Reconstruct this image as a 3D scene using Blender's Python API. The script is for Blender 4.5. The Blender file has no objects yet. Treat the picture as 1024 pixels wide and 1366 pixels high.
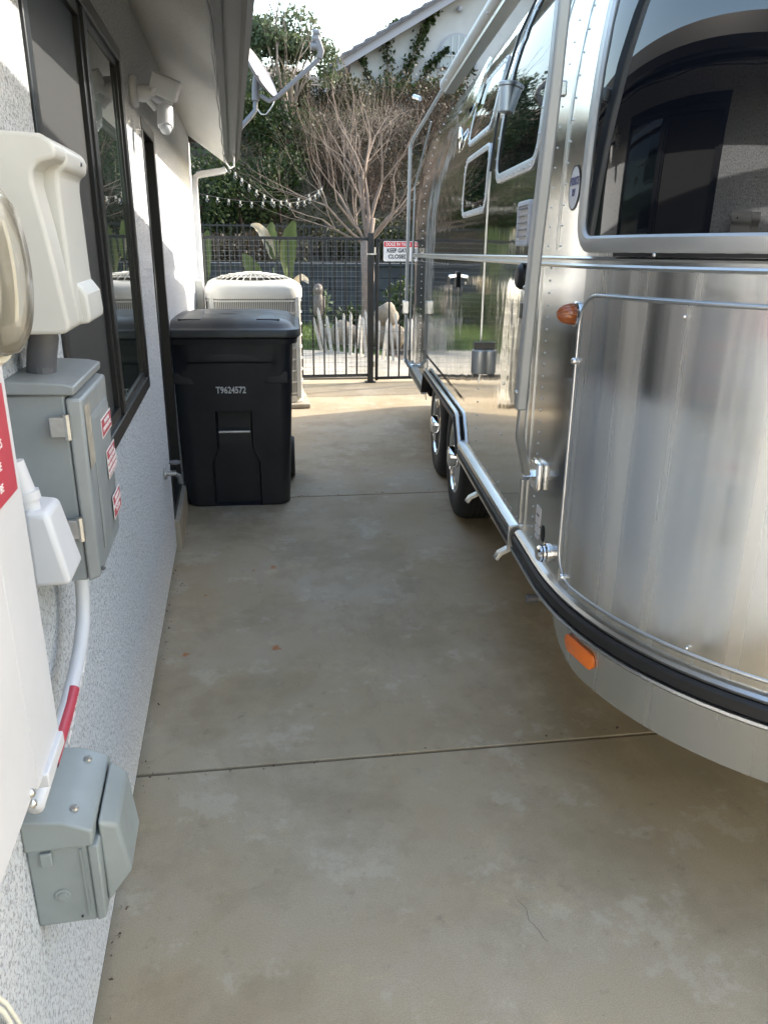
import bpy, math, random
import numpy as np
from mathutils import Vector, Matrix, noise as mnoise

rng = random.Random(7)
nr = np.random.RandomState(11)
scn = bpy.context.scene
COL = scn.collection

# ---------------------------------------------------------------- camera
def make_camera():
    P, YAW, ROLL = math.radians(19.73), math.radians(10.75), math.radians(0.66)
    fw = Vector((math.sin(YAW)*math.cos(P), math.cos(YAW)*math.cos(P), -math.sin(P)))
    rt = fw.cross(Vector((0, 0, 1))).normalized()
    up = rt.cross(fw)
    rt2 = rt*math.cos(ROLL) + up*math.sin(ROLL)
    up2 = up*math.cos(ROLL) - rt*math.sin(ROLL)
    m = Matrix((rt2, up2, -fw)).transposed().to_4x4()
    m.translation = Vector((0, 0, 1.52))
    cd = bpy.data.cameras.new('camera')
    cd.sensor_fit = 'VERTICAL'
    cd.sensor_height = 24.0
    cd.lens = 24.0*1026/1366
    cd.clip_start = 0.02
    cd.clip_end = 3000
    c = bpy.data.objects.new('camera', cd)
    c.matrix_world = m
    COL.objects.link(c)
    scn.camera = c
make_camera()

# ---------------------------------------------------------------- sky and sun
SUN_EL, SUN_AZ = math.radians(30.5), math.radians(73)     # azimuth clockwise from +Y
world = bpy.data.worlds.new('World')
scn.world = world
world.use_nodes = True
wn = world.node_tree
bg = wn.nodes['Background']
sky = wn.nodes.new('ShaderNodeTexSky')
sky.sky_type = 'NISHITA'
sky.sun_disc = False
sky.sun_elevation = SUN_EL
sky.sun_rotation = SUN_AZ
sky.air_density = 1.5
sky.dust_density = 2.3
sky.ozone_density = 0.5
wn.links.new(sky.outputs[0], bg.inputs[0])
bg.inputs[1].default_value = 0.15
sl = bpy.data.lights.new('sun', 'SUN')
sl.energy = 2.0
sl.angle = math.radians(0.5)
sl.color = (1.0, 0.94, 0.84)
so = bpy.data.objects.new('sun', sl)
sd = Vector((math.sin(SUN_AZ)*math.cos(SUN_EL), math.cos(SUN_AZ)*math.cos(SUN_EL), math.sin(SUN_EL)))
so.rotation_euler = (-sd).to_track_quat('-Z', 'Y').to_euler()
so.location = sd*40
COL.objects.link(so)
scn.view_settings.view_transform = 'Standard'
scn.view_settings.look = 'None'
scn.view_settings.gamma = 1
scn.view_settings.use_curve_mapping = False
scn.view_settings.exposure = 2.25
scn.cycles.max_bounces = 10
scn.cycles.caustics_reflective = False
scn.cycles.caustics_refractive = False
scn.cycles.sample_clamp_indirect = 6

# ---------------------------------------------------------------- materials
def nodes_of(name):
    m = bpy.data.materials.new(name)
    m.use_nodes = True
    nt = m.node_tree
    return m, nt, nt.nodes['Principled BSDF']

def mat(name, col, rough=0.5, metal=0.0, spec=0.5, var=0.0, vscale=3.0, bump=0.0, bscale=60.0,
        stretch=(1, 1, 1), coat=0.0, col2=None, rvar=0.0, aniso=0.0, bdist=0.01, ior=None, detail=4):
    m, nt, b = nodes_of(name)
    N, L = nt.nodes, nt.links
    b.inputs['Roughness'].default_value = rough
    b.inputs['Metallic'].default_value = metal
    b.inputs['Specular IOR Level'].default_value = spec
    if ior: b.inputs['IOR'].default_value = ior
    b.inputs['Coat Weight'].default_value = coat
    b.inputs['Anisotropic'].default_value = aniso
    b.inputs['Base Color'].default_value = (*col, 1)
    tc = N.new('ShaderNodeTexCoord')
    mp = N.new('ShaderNodeMapping')
    mp.inputs['Scale'].default_value = stretch
    L.new(tc.outputs['Object'], mp.inputs['Vector'])
    if var > 0 or col2:
        nz = N.new('ShaderNodeTexNoise')
        nz.inputs['Scale'].default_value = vscale
        nz.inputs['Detail'].default_value = 6
        L.new(mp.outputs[0], nz.inputs['Vector'])
        mx = N.new('ShaderNodeMix'); mx.data_type = 'RGBA'
        c2 = col2 or tuple(max(0, c*(1-var)) for c in col)
        c1 = col if col2 else tuple(min(1, c*(1+var)) for c in col)
        mx.inputs[6].default_value = (*c1, 1)
        mx.inputs[7].default_value = (*c2, 1)
        rmp = N.new('ShaderNodeMapRange')
        rmp.inputs[1].default_value = 0.3; rmp.inputs[2].default_value = 0.7
        L.new(nz.outputs[0], rmp.inputs[0])
        L.new(rmp.outputs[0], mx.inputs[0])
        L.new(mx.outputs[2], b.inputs['Base Color'])
        if rvar:
            r2 = N.new('ShaderNodeMapRange')
            r2.inputs[1].default_value = 0.3; r2.inputs[2].default_value = 0.7
            r2.inputs[3].default_value = rough-rvar; r2.inputs[4].default_value = rough+rvar
            L.new(nz.outputs[0], r2.inputs[0]); L.new(r2.outputs[0], b.inputs['Roughness'])
    if bump > 0:
        nb = N.new('ShaderNodeTexNoise')
        nb.inputs['Scale'].default_value = bscale
        nb.inputs['Detail'].default_value = detail
        L.new(mp.outputs[0], nb.inputs['Vector'])
        bp = N.new('ShaderNodeBump')
        bp.inputs['Strength'].default_value = bump
        bp.inputs['Distance'].default_value = bdist
        L.new(nb.outputs[0], bp.inputs['Height'])
        L.new(bp.outputs[0], b.inputs['Normal'])
    return m

def leaf_mat(name, c1, c2, scale=2.0, trans=0.3):
    m, nt, b = nodes_of(name)
    N, L = nt.nodes, nt.links
    b.inputs['Roughness'].default_value = 0.55
    b.inputs['Specular IOR Level'].default_value = 0.3
    tc = N.new('ShaderNodeTexCoord')
    nz = N.new('ShaderNodeTexNoise'); nz.inputs['Scale'].default_value = scale; nz.inputs['Detail'].default_value = 8
    L.new(tc.outputs['Object'], nz.inputs['Vector'])
    rr = N.new('ShaderNodeMapRange'); rr.inputs[1].default_value = .35; rr.inputs[2].default_value = .65
    L.new(nz.outputs[0], rr.inputs[0])
    mx = N.new('ShaderNodeMix'); mx.data_type = 'RGBA'
    mx.inputs[6].default_value = (*c1, 1); mx.inputs[7].default_value = (*c2, 1)
    L.new(rr.outputs[0], mx.inputs[0]); L.new(mx.outputs[2], b.inputs['Base Color'])
    t = N.new('ShaderNodeBsdfTranslucent'); L.new(mx.outputs[2], t.inputs['Color'])
    ms = N.new('ShaderNodeMixShader'); ms.inputs[0].default_value = trans
    L.new(b.outputs[0], ms.inputs[1]); L.new(t.outputs[0], ms.inputs[2])
    L.new(ms.outputs[0], N['Material Output'].inputs['Surface'])
    return m

def stucco_mat(name, col, dark, strength=1.0, fleck=0.5):
    """sprayed stucco: pale coat with small dark pits"""
    m, nt, b = nodes_of(name)
    N, L = nt.nodes, nt.links
    b.inputs['Roughness'].default_value = 0.9
    b.inputs['Specular IOR Level'].default_value = 0.2
    tc = N.new('ShaderNodeTexCoord')
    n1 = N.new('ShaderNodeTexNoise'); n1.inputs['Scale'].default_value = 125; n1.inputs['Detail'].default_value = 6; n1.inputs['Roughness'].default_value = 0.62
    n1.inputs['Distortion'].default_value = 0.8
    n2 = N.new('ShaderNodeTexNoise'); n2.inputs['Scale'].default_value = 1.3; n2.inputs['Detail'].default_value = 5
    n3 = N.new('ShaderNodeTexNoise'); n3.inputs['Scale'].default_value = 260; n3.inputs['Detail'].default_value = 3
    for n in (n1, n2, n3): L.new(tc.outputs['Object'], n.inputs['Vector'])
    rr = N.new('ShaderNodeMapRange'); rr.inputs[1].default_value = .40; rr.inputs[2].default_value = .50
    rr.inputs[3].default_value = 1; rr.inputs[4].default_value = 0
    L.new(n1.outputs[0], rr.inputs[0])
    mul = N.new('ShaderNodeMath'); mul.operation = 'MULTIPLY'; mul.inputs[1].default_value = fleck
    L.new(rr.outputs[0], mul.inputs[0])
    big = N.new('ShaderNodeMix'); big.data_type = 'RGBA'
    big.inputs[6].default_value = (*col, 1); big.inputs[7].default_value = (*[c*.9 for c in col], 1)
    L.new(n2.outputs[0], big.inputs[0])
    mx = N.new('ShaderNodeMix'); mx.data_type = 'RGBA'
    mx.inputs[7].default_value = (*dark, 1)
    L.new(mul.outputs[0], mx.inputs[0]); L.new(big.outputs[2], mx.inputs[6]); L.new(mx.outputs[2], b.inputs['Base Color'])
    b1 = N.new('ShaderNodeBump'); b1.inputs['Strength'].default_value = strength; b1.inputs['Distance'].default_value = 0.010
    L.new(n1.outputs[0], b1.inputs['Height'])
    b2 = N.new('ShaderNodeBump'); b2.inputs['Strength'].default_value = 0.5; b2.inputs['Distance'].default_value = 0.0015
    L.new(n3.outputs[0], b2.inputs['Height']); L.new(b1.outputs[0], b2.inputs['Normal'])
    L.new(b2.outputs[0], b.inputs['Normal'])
    return m

def concrete_mat(name, base, alt, spots=(), rust=(0.36, 0.12, 0.03), cracks=()):
    m, nt, b = nodes_of(name)
    N, L = nt.nodes, nt.links
    b.inputs['Specular IOR Level'].default_value = 0.35
    tc = N.new('ShaderNodeTexCoord')
    src = tc.outputs['Object']
    def nz(scale, detail, rough=.55, st=None, dist=0):
        n = N.new('ShaderNodeTexNoise'); n.inputs['Scale'].default_value = scale; n.inputs['Detail'].default_value = detail
        n.inputs['Roughness'].default_value = rough; n.inputs['Distortion'].default_value = dist
        if st:
            mp = N.new('ShaderNodeMapping'); mp.inputs['Scale'].default_value = st
            L.new(src, mp.inputs['Vector']); L.new(mp.outputs[0], n.inputs['Vector'])
        else: L.new(src, n.inputs['Vector'])
        return n.outputs[0]
    def rng_(s, a, c, d=0., e=1.):
        r = N.new('ShaderNodeMapRange'); r.inputs[1].default_value = a; r.inputs[2].default_value = c
        r.inputs[3].default_value = d; r.inputs[4].default_value = e
        L.new(s, r.inputs[0]); return r.outputs[0]
    def mix(fac, a, c):
        x = N.new('ShaderNodeMix'); x.data_type = 'RGBA'
        L.new(fac, x.inputs[0])
        for i, v in ((6, a), (7, c)):
            if isinstance(v, tuple): x.inputs[i].default_value = (*v, 1)
            else: L.new(v, x.inputs[i])
        return x.outputs[2]
    c = mix(rng_(nz(.9, 8, .62), .40, .60), base, alt)
    c = mix(rng_(nz(1.6, 11, .70, dist=.1), .48, .60, 0, .5), c, tuple(x*.60 for x in base))
    c = mix(rng_(nz(2.3, 12, .80, dist=.1), .56, .60, 0, .38), c, tuple(min(1, x*1.32) for x in base))
    fine = nz(330, 6, .75)
    c = mix(rng_(fine, .36, .60, .62, 0), c, tuple(x*.55 for x in base))
    speck = nz(420, 2, .6)
    c = mix(rng_(speck, .64, .70, 0, .6), c, (0.06, 0.05, 0.045))
    wob = nz(40, 4)
    for (x, y, r) in spots:
        vm = N.new('ShaderNodeVectorMath'); vm.operation = 'DISTANCE'
        L.new(src, vm.inputs[0]); vm.inputs[1].default_value = (x, y, 0)
        ad = N.new('ShaderNodeMath'); ad.operation = 'MULTIPLY_ADD'
        L.new(wob, ad.inputs[0]); ad.inputs[1].default_value = r*2.6; L.new(vm.outputs['Value'], ad.inputs[2])
        c = mix(rng_(ad.outputs[0], r*1.9, r*2.5, .85, 0), c, rust)
    L.new(c, b.inputs['Base Color'])
    # damp, darker runs and scuffs with their own outlines
    c = mix(rng_(nz(.55, 12, .72, st=(1.6, .7, 1)), .53, .585, 0, .42), c, (.24, .195, .13))
    c = mix(rng_(nz(3.7, 12, .74), .555, .60, 0, .18), c, (.60, .55, .46))
    c = mix(rng_(nz(14, 6, .7), .60, .70, 0, .35), c, (.13, .11, .085))
    L.new(c, b.inputs['Base Color'])
    L.new(rng_(nz(3, 5), .35, .65, .62, .82), b.inputs['Roughness'])
    br = nz(55, 3, .6, st=(.35, 5.0, 1))
    b1 = N.new('ShaderNodeBump'); b1.inputs['Strength'].default_value = .35; b1.inputs['Distance'].default_value = .0010
    L.new(br, b1.inputs['Height'])
    b2 = N.new('ShaderNodeBump'); b2.inputs['Strength'].default_value = .4; b2.inputs['Distance'].default_value = .0008
    L.new(fine, b2.inputs['Height']); L.new(b1.outputs[0], b2.inputs['Normal'])
    L.new(b2.outputs[0], b.inputs['Normal'])
    return m

def polished_mat(name, rough, wave, wscale, st=(1, 1, .35), aniso=0.0, col=(.80, .80, .78), streak=0.0, hair=0.0):
    m, nt, b = nodes_of(name)
    N, L = nt.nodes, nt.links
    b.inputs['Metallic'].default_value = 1
    b.inputs['Base Color'].default_value = (*col, 1)
    b.inputs['Anisotropic'].default_value = aniso
    tc = N.new('ShaderNodeTexCoord')
    mp = N.new('ShaderNodeMapping'); mp.inputs['Scale'].default_value = st
    L.new(tc.outputs['Object'], mp.inputs['Vector'])
    n = N.new('ShaderNodeTexNoise'); n.inputs['Scale'].default_value = wscale; n.inputs['Detail'].default_value = 2
    L.new(mp.outputs[0], n.inputs['Vector'])
    bp = N.new('ShaderNodeBump'); bp.inputs['Strength'].default_value = wave; bp.inputs['Distance'].default_value = .01
    L.new(n.outputs[0], bp.inputs['Height'])
    n2 = N.new('ShaderNodeTexNoise'); n2.inputs['Scale'].default_value = 5; n2.inputs['Detail'].default_value = 8
    L.new(mp.outputs[0], n2.inputs['Vector'])
    r = N.new('ShaderNodeMapRange'); r.inputs[1].default_value = .35; r.inputs[2].default_value = .7
    r.inputs[3].default_value = rough*(.62 if st[0] > 2 else .92); r.inputs[4].default_value = rough*(1.35 if st[0] > 2 else 1.12)
    L.new(n2.outputs[0], r.inputs[0]); L.new(r.outputs[0], b.inputs['Roughness'])
    last = bp
    if streak:
        mp2 = N.new('ShaderNodeMapping'); mp2.inputs['Scale'].default_value = (1, 1, .012)
        L.new(tc.outputs['Object'], mp2.inputs['Vector'])
        n3 = N.new('ShaderNodeTexNoise'); n3.inputs['Scale'].default_value = 500; n3.inputs['Detail'].default_value = 3
        L.new(mp2.outputs[0], n3.inputs['Vector'])
        b2 = N.new('ShaderNodeBump'); b2.inputs['Strength'].default_value = streak; b2.inputs['Distance'].default_value = .0004
        L.new(n3.outputs[0], b2.inputs['Height']); L.new(bp.outputs[0], b2.inputs['Normal']); last = b2
    if aniso:
            tg = N.new('ShaderNodeTangent'); tg.direction_type = 'RADIAL'; tg.axis = 'Z'
            L.new(tg.outputs[0], b.inputs['Tangent'])
    if hair:        # fine horizontal brushing lines
        mp3 = N.new('ShaderNodeMapping'); mp3.inputs['Scale'].default_value = (2, 2, 800)
        L.new(tc.outputs['Object'], mp3.inputs['Vector'])
        n4 = N.new('ShaderNodeTexNoise'); n4.inputs['Scale'].default_value = 1; n4.inputs['Detail'].default_value = 3
        L.new(mp3.outputs[0], n4.inputs['Vector'])
        b3 = N.new('ShaderNodeBump'); b3.inputs['Strength'].default_value = hair; b3.inputs['Distance'].default_value = .0012
        L.new(n4.outputs[0], b3.inputs['Height']); L.new(last.outputs[0], b3.inputs['Normal']); last = b3
    L.new(last.outputs[0], b.inputs['Normal'])
    return m

def clear_glass(name, tint=(.9, .95, .9), rough=.03):
    m, nt, b = nodes_of(name)
    N, L = nt.nodes, nt.links
    t = N.new('ShaderNodeBsdfTransparent'); t.inputs[0].default_value = (*tint, 1)
    g = N.new('ShaderNodeBsdfGlossy'); g.inputs['Roughness'].default_value = rough
    lw = N.new('ShaderNodeLayerWeight'); lw.inputs[0].default_value = .35
    ms = N.new('ShaderNodeMixShader')
    L.new(lw.outputs['Fresnel'], ms.inputs[0]); L.new(t.outputs[0], ms.inputs[1]); L.new(g.outputs[0], ms.inputs[2])
    L.new(ms.outputs[0], N['Material Output'].inputs['Surface'])
    N.remove(b)
    return m

M = {}
M['concrete'] = concrete_mat('concrete', (.40, .315, .20), (.45, .385, .295),
    spots=((.116, 3.461, .018), (.086, 2.683, .02), (-.257, 2.687, .013), (.02, 3.44, .008), (-.20, 3.2, .008)))
M['patio'] = concrete_mat('patio_concrete', (.36, .32, .26), (.44, .40, .33))
M['stain_line'] = mat('stain_line', (.13, .11, .085), .9)
M['soil'] = mat('soil', (.07, .055, .04), .95, var=.4, vscale=6, bump=.8, bscale=30)
M['joint'] = mat('joint_filler', (.022, .020, .018), .95)
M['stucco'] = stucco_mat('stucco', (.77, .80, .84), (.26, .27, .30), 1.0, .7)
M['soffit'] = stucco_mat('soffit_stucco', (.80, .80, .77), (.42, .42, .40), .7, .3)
M['fascia'] = mat('fascia_paint', (.030, .032, .035), .45, var=.15)
M['gutter'] = mat('gutter_paint', (.11, .11, .115), .4, var=.1)
M['gutter_dark'] = mat('gutter_lip_paint', (.014, .015, .017), .4)
M['roof_tile'] = mat('roof_tile', (.13, .115, .10), .85, var=.3, vscale=8, bump=.5)
M['black_frame'] = mat('black_frame', (.012, .013, .015), .32, spec=.5)
M['win_glass'] = mat('tinted_glass', (.012, .02, .017), .015, spec=.5, ior=1.75)
M['screen'] = mat('insect_screen', (.045, .045, .045), .55, spec=.3, bump=.4, bscale=900, bdist=.001)
M['white_paint'] = mat('white_paint', (.55, .56, .59), .4, var=.06, vscale=6, rvar=.06, bump=.1, bscale=120, bdist=.001)
M['offwhite'] = mat('offwhite_plastic', (.56, .555, .53), .42, var=.06, vscale=5, bump=.08, bscale=200, bdist=.001)
M['cream'] = mat('aged_cream_plastic', (.80, .77, .67), .35, var=.1, vscale=20)
M['grey_box'] = mat('grey_enamel', (.225, .245, .255), .38, var=.14, vscale=7, rvar=.08, bump=.12, bscale=160, bdist=.001)
M['grey_box2'] = mat('grey_green_enamel', (.23, .255, .255), .4, var=.14, vscale=8, rvar=.08, bump=.12, bscale=160, bdist=.001)
M['galv'] = mat('galvanised_steel', (.55, .55, .54), .35, metal=.9, var=.15, vscale=40)
M['dark_conduit'] = mat('dark_conduit', (.10, .10, .11), .5)
M['meter_glass'] = clear_glass('meter_glass', (1, 1, .98), .10)
_nt = M['meter_glass'].node_tree
_mx = [n for n in _nt.nodes if n.bl_idname == 'ShaderNodeMixShader'][0]
_df = _nt.nodes.new('ShaderNodeBsdfTranslucent'); _df.inputs[0].default_value = (.88, .87, .80, 1)
_d2 = _nt.nodes.new('ShaderNodeBsdfDiffuse'); _d2.inputs[0].default_value = (.84, .82, .74, 1)
_a = _nt.nodes.new('ShaderNodeMixShader'); _nt.links.new(_df.outputs[0], _a.inputs[1]); _nt.links.new(_d2.outputs[0], _a.inputs[2])
_b = _nt.nodes.new('ShaderNodeMixShader'); _b.inputs[0].default_value = .16
_nt.links.new(_mx.outputs[0], _b.inputs[1]); _nt.links.new(_a.outputs[0], _b.inputs[2])
_nt.links.new(_b.outputs[0], _nt.nodes['Material Output'].inputs['Surface'])
_mx.inputs[0].default_value = .1
M['red_label'] = mat('red_label', (.40, .05, .075), .4)
M['tan_sticker'] = mat('tan_sticker', (.34, .31, .26), .5, var=.2, vscale=60)
M['label_white'] = mat('label_white', (.75, .72, .72), .45)
M['bin'] = mat('bin_plastic', (.0055, .0075, .013), .45, spec=.45, col2=(.018, .020, .025), vscale=5, bump=.25, bscale=420, bdist=.0008)
M['bin_lid'] = mat('bin_lid_plastic', (.020, .022, .025), .40, spec=.5, col2=(.05, .052, .052), vscale=9, rvar=.1, bump=.2, bscale=300, bdist=.0008)
M['bin_dark'] = mat('bin_rubber', (.012, .012, .013), .7)
M['ac_white'] = mat('ac_enamel', (.52, .515, .48), .42, var=.07, vscale=6)
M['ac_dark'] = mat('ac_coil', (.14, .135, .12), .7, bump=.5, bscale=200)
M['black_metal'] = mat('black_powdercoat', (.012, .013, .015), .45)
M['wire'] = mat('galvanised_wire', (.20, .21, .22), .45, metal=.4)
M['alu_mirror'] = polished_mat('polished_aluminium', .06, .22, 5, (1, 1, .6), col=(.68, .68, .65))
M['alu_brush'] = polished_mat('brushed_aluminium', .18, .08, 4, (1, 1, .3), aniso=.9, col=(.74, .74, .72))
M['alu_front'] = polished_mat('brushed_front_aluminium', .27, .015, 2.0, (3, 3, .05), aniso=1.0, col=(.68, .69, .69))
M['alu_trim'] = mat('extruded_aluminium', (.60, .61, .61), .30, metal=1, var=.05, vscale=10)
M['alu_satin'] = mat('satin_aluminium', (.52, .53, .53), .42, metal=.7, var=.06)
M['arm_paint'] = mat('anodised_arm', (.42, .43, .43), .42, metal=.3, var=.05)
M['chrome'] = mat('chrome', (.86, .86, .86), .06, metal=1)
M['dark_window'] = mat('smoked_window', (.004, .005, .008), .01, spec=.5, ior=1.85)
M['side_glass'] = mat('side_window_glass', (.004, .006, .005), .02, spec=.4, ior=1.4)
M['rubber'] = mat('black_rubber', (.012, .012, .013), .5, bump=.2, bscale=150, bdist=.001)
M['tyre'] = mat('tyre_rubber', (.014, .014, .015), .72, var=.2, vscale=12)
M['under'] = mat('chassis_black', (.01, .01, .01), .8)
M['amber'] = mat('amber_lens', (.36, .10, .02), .12, spec=.6, coat=.6)
M['orange'] = mat('orange_reflector', (.85, .19, .02), .25, coat=.5)
M['bark'] = mat('bare_bark', (.19, .145, .12), .85, var=.25, vscale=10, bump=.3)
M['twig'] = mat('brown_twig', (.10, .06, .045), .9, var=.3, vscale=3)
M['twig_grey'] = mat('grey_twig', (.26, .21, .18), .9, var=.3, vscale=3)
M['leaf_dark'] = leaf_mat('leaf_dark', (.018, .034, .010), (.042, .062, .017), 1.1)
M['leaf_mid'] = leaf_mat('leaf_mid', (.07, .10, .05), (.13, .16, .09), 1.6)
M['leaf_olive'] = leaf_mat('leaf_olive', (.048, .052, .015), (.024, .03, .009), .7)
M['leaf_brown'] = leaf_mat('leaf_brown', (.042, .026, .015), (.02, .02, .010), .9)
M['banana'] = leaf_mat('banana_leaf', (.055, .085, .028), (.09, .12, .05), 5, .25)
M['dry_leaf'] = leaf_mat('dry_leaf', (.48, .40, .28), (.55, .50, .40), 8, .3)
M['grass'] = leaf_mat('grass', (.085, .14, .035), (.12, .17, .05), 3)
M['hill'] = mat('hill_soil', (.055, .04, .028), .95, col2=(.03, .033, .015), vscale=.7, bump=1, bscale=4, bdist=.1)
M['wall_screen'] = mat('slate_block', (.030, .036, .044), .85, var=.25, vscale=4, bump=.4)
M['picket'] = mat('weathered_white_wood', (.50, .48, .45), .8, var=.2, vscale=14, bump=.3)
M['rock'] = mat('pale_rock', (.25, .21, .16), .9, var=.3, vscale=6, bump=.8, bscale=20)
M['owl'] = mat('owl_plastic', (.17, .145, .125), .7, col2=(.09, .075, .065), vscale=40)
M['owl_face'] = mat('owl_face', (.45, .40, .33), .7)
M['sign_white'] = mat('sign_white', (.80, .80, .80), .4)
M['sign_red'] = mat('sign_red', (.62, .03, .04), .4)
M['ink'] = mat('ink_black', (.015, .015, .018), .5)
M['num'] = mat('stencil_white', (.62, .64, .66), .5)
M['far_wall'] = mat('cream_stucco', (.43, .43, .44), .9, var=.06)
M['far_roof'] = mat('slate_roof', (.17, .17, .20), .7, var=.3, vscale=3)
M['far_tile'] = mat('concrete_tile', (.20, .16, .125), .85, var=.35, vscale=5)
M['far_trim'] = mat('lavender_trim', (.33, .33, .38), .7)
M['far_glass'] = mat('far_glass', (.30, .33, .36), .15)
M['bulb'] = clear_glass('bulb_glass', (1, 1, .97), .0)
M['bulb_cap'] = mat('bulb_cap', (.5, .5, .48), .3, metal=.6)
M['dish'] = mat('dish_grey', (.20, .20, .22), .5, var=.06)
M['lens'] = mat('lamp_lens', (.52, .55, .57), .2, spec=.6)

# ---------------------------------------------------------------- mesh helpers
ORIG = {}           # object name -> world origin of its root (parts are written in world coordinates)

class MB:
    def __init__(self): self.v = []; self.f = []
    def add(self, v, f):
        o = len(self.v)
        self.v += [tuple(p) for p in v]
        self.f += [tuple(o+i for i in q) for q in f]
        return self
    def box(self, x0, x1, y0, y1, z0, z1, m=None):
        v = [(x, y, z) for x in (x0, x1) for y in (y0, y1) for z in (z0, z1)]
        if m is not None: v = [m @ Vector(p) for p in v]
        return self.add(v, [(0, 1, 3, 2), (4, 6, 7, 5), (0, 4, 5, 1), (2, 3, 7, 6), (0, 2, 6, 4), (1, 5, 7, 3)])
    def hexa(self, lo, hi):
        """lo, hi: four corners each (ring order)"""
        return self.add(list(lo)+list(hi), [(3, 2, 1, 0), (4, 5, 6, 7)]+[(i, (i+1) % 4, 4+(i+1) % 4, 4+i) for i in range(4)])
    def prism(self, poly, fn, a, b):
        """poly: 2D points; fn(p, t) -> 3D"""
        n = len(poly)
        v = [fn(p, a) for p in poly]+[fn(p, b) for p in poly]
        return self.add(v, [tuple(range(n-1, -1, -1)), tuple(range(n, 2*n))]+[(i, (i+1) % n, n+(i+1) % n, n+i) for i in range(n)])
    def tube(self, pts, r, n=8, cap=True, flat=None):
        pts = [Vector(p) for p in pts]
        rs = r if isinstance(r, (list, tuple)) else [r]*len(pts)
        rings = []; prev = None
        for i, p in enumerate(pts):
            t = (pts[min(i+1, len(pts)-1)]-pts[max(i-1, 0)]).normalized()
            if prev is None:
                a = t.cross(Vector((0, 0, 1)))
                if a.length < .05: a = t.cross(Vector((0, 1, 0)))
            else: a = prev - t*prev.dot(t)
            a.normalize(); prev = a; b = t.cross(a)
            rings.append([p + (a*math.cos(k*2*math.pi/n) + b*math.sin(k*2*math.pi/n))*rs[i] for k in range(n)])
        v = [q for ring in rings for q in ring]; f = []
        for i in range(len(rings)-1):
            for k in range(n):
                f.append((i*n+k, i*n+(k+1) % n, (i+1)*n+(k+1) % n, (i+1)*n+k))
        if cap: f += [tuple(range(n-1, -1, -1)), tuple((len(rings)-1)*n+k for k in range(n))]
        return self.add(v, f)
    def bar(self, pts, w, h, side=Vector((0, 1, 0))):
        """rectangular section swept along pts, w along side"""
        pts = [Vector(p) for p in pts]; v = []; f = []
        for i, p in enumerate(pts):
            t = (pts[min(i+1, len(pts)-1)]-pts[max(i-1, 0)]).normalized()
            s = (side - t*side.dot(t)).normalized(); b = t.cross(s)
            v += [p+s*w/2+b*h/2, p-s*w/2+b*h/2, p-s*w/2-b*h/2, p+s*w/2-b*h/2]
        for i in range(len(pts)-1):
            for k in range(4): f.append((i*4+k, i*4+(k+1) % 4, i*4+4+(k+1) % 4, i*4+4+k))
        n = (len(pts)-1)*4
        f += [(3, 2, 1, 0), (n, n+1, n+2, n+3)]
        return self.add(v, f)
    def lathe(self, prof, c, axis='z', n=24):
        """prof: (radius, height) along axis from c"""
        v = []; f = []
        for r, h in prof:
            for k in range(n):
                a = 2*math.pi*k/n; x, y = r*math.cos(a), r*math.sin(a)
                p = {'z': (x, y, h), 'x': (h, x, y), 'y': (y, h, x)}[axis]
                v.append((c[0]+p[0], c[1]+p[1], c[2]+p[2]))
        for i in range(len(prof)-1):
            for k in range(n): f.append((i*n+k, i*n+(k+1) % n, (i+1)*n+(k+1) % n, (i+1)*n+k))
        f += [tuple(range(n-1, -1, -1)), tuple((len(prof)-1)*n+k for k in range(n))]
        return self.add(v, f)
    def sphere(self, c, r, n=8, m=5, sc=(1, 1, 1)):
        prof = [(max(1e-4, r*math.sin(math.pi*i/m)), -r*math.cos(math.pi*i/m)) for i in range(m+1)]
        q = MB().lathe(prof, (0, 0, 0), 'z', n)
        return self.add([(c[0]+p[0]*sc[0], c[1]+p[1]*sc[1], c[2]+p[2]*sc[2]) for p in q.v], q.f)
    def build(self, name, m, parent=None, smooth=False, bevel=0, local=False, seg=2, **tags):
        org = Vector((0, 0, 0))
        if parent is not None and not local: org = ORIG[parent.name]
        v = [(p[0]-org[0], p[1]-org[1], p[2]-org[2]) for p in self.v]
        me = bpy.data.meshes.new(name)
        me.from_pydata(v, [], self.f)
        me.materials.append(M[m] if isinstance(m, str) else m)
        me.validate(); me.update()
        fixn(me)
        o = bpy.data.objects.new(name, me); COL.objects.link(o)
        if smooth:
            me.polygons.foreach_set('use_smooth', [True]*len(me.polygons))
            if smooth != 'all':
                try: me.set_sharp_from_angle(angle=math.radians(smooth if smooth is not True else 40))
                except Exception: pass
        if bevel:
            b = o.modifiers.new('bevel', 'BEVEL'); b.width = bevel; b.segments = seg; b.limit_method = 'ANGLE'; b.angle_limit = math.radians(35)
            b.harden_normals = False
            me.polygons.foreach_set('use_smooth', [True]*len(me.polygons))
            try: me.set_sharp_from_angle(angle=math.radians(30))
            except Exception: pass
        if parent is not None: o.parent = parent
        ORIG[o.name] = org
        for k, val in tags.items(): o[k] = val
        return o

import bmesh
def fixn(me):
    if len(me.polygons) > 20000: return
    bm = bmesh.new(); bm.from_mesh(me)
    bmesh.ops.recalc_face_normals(bm, faces=bm.faces)
    bm.to_mesh(me); bm.free()

def thing(name, label, cat, loc=(0, 0, 0), group=None, kind=None):
    o = bpy.data.objects.new(name, None); COL.objects.link(o)
    o.location = loc; o.empty_display_size = .1
    ORIG[o.name] = Vector(loc)
    if label: o['label'] = label
    if cat: o['category'] = cat
    if group: o['group'] = group
    if kind: o['kind'] = kind
    return o

def tag(o, label, cat, group=None):
    o['label'] = label; o['category'] = cat
    if group: o['group'] = group
    return o

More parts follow.
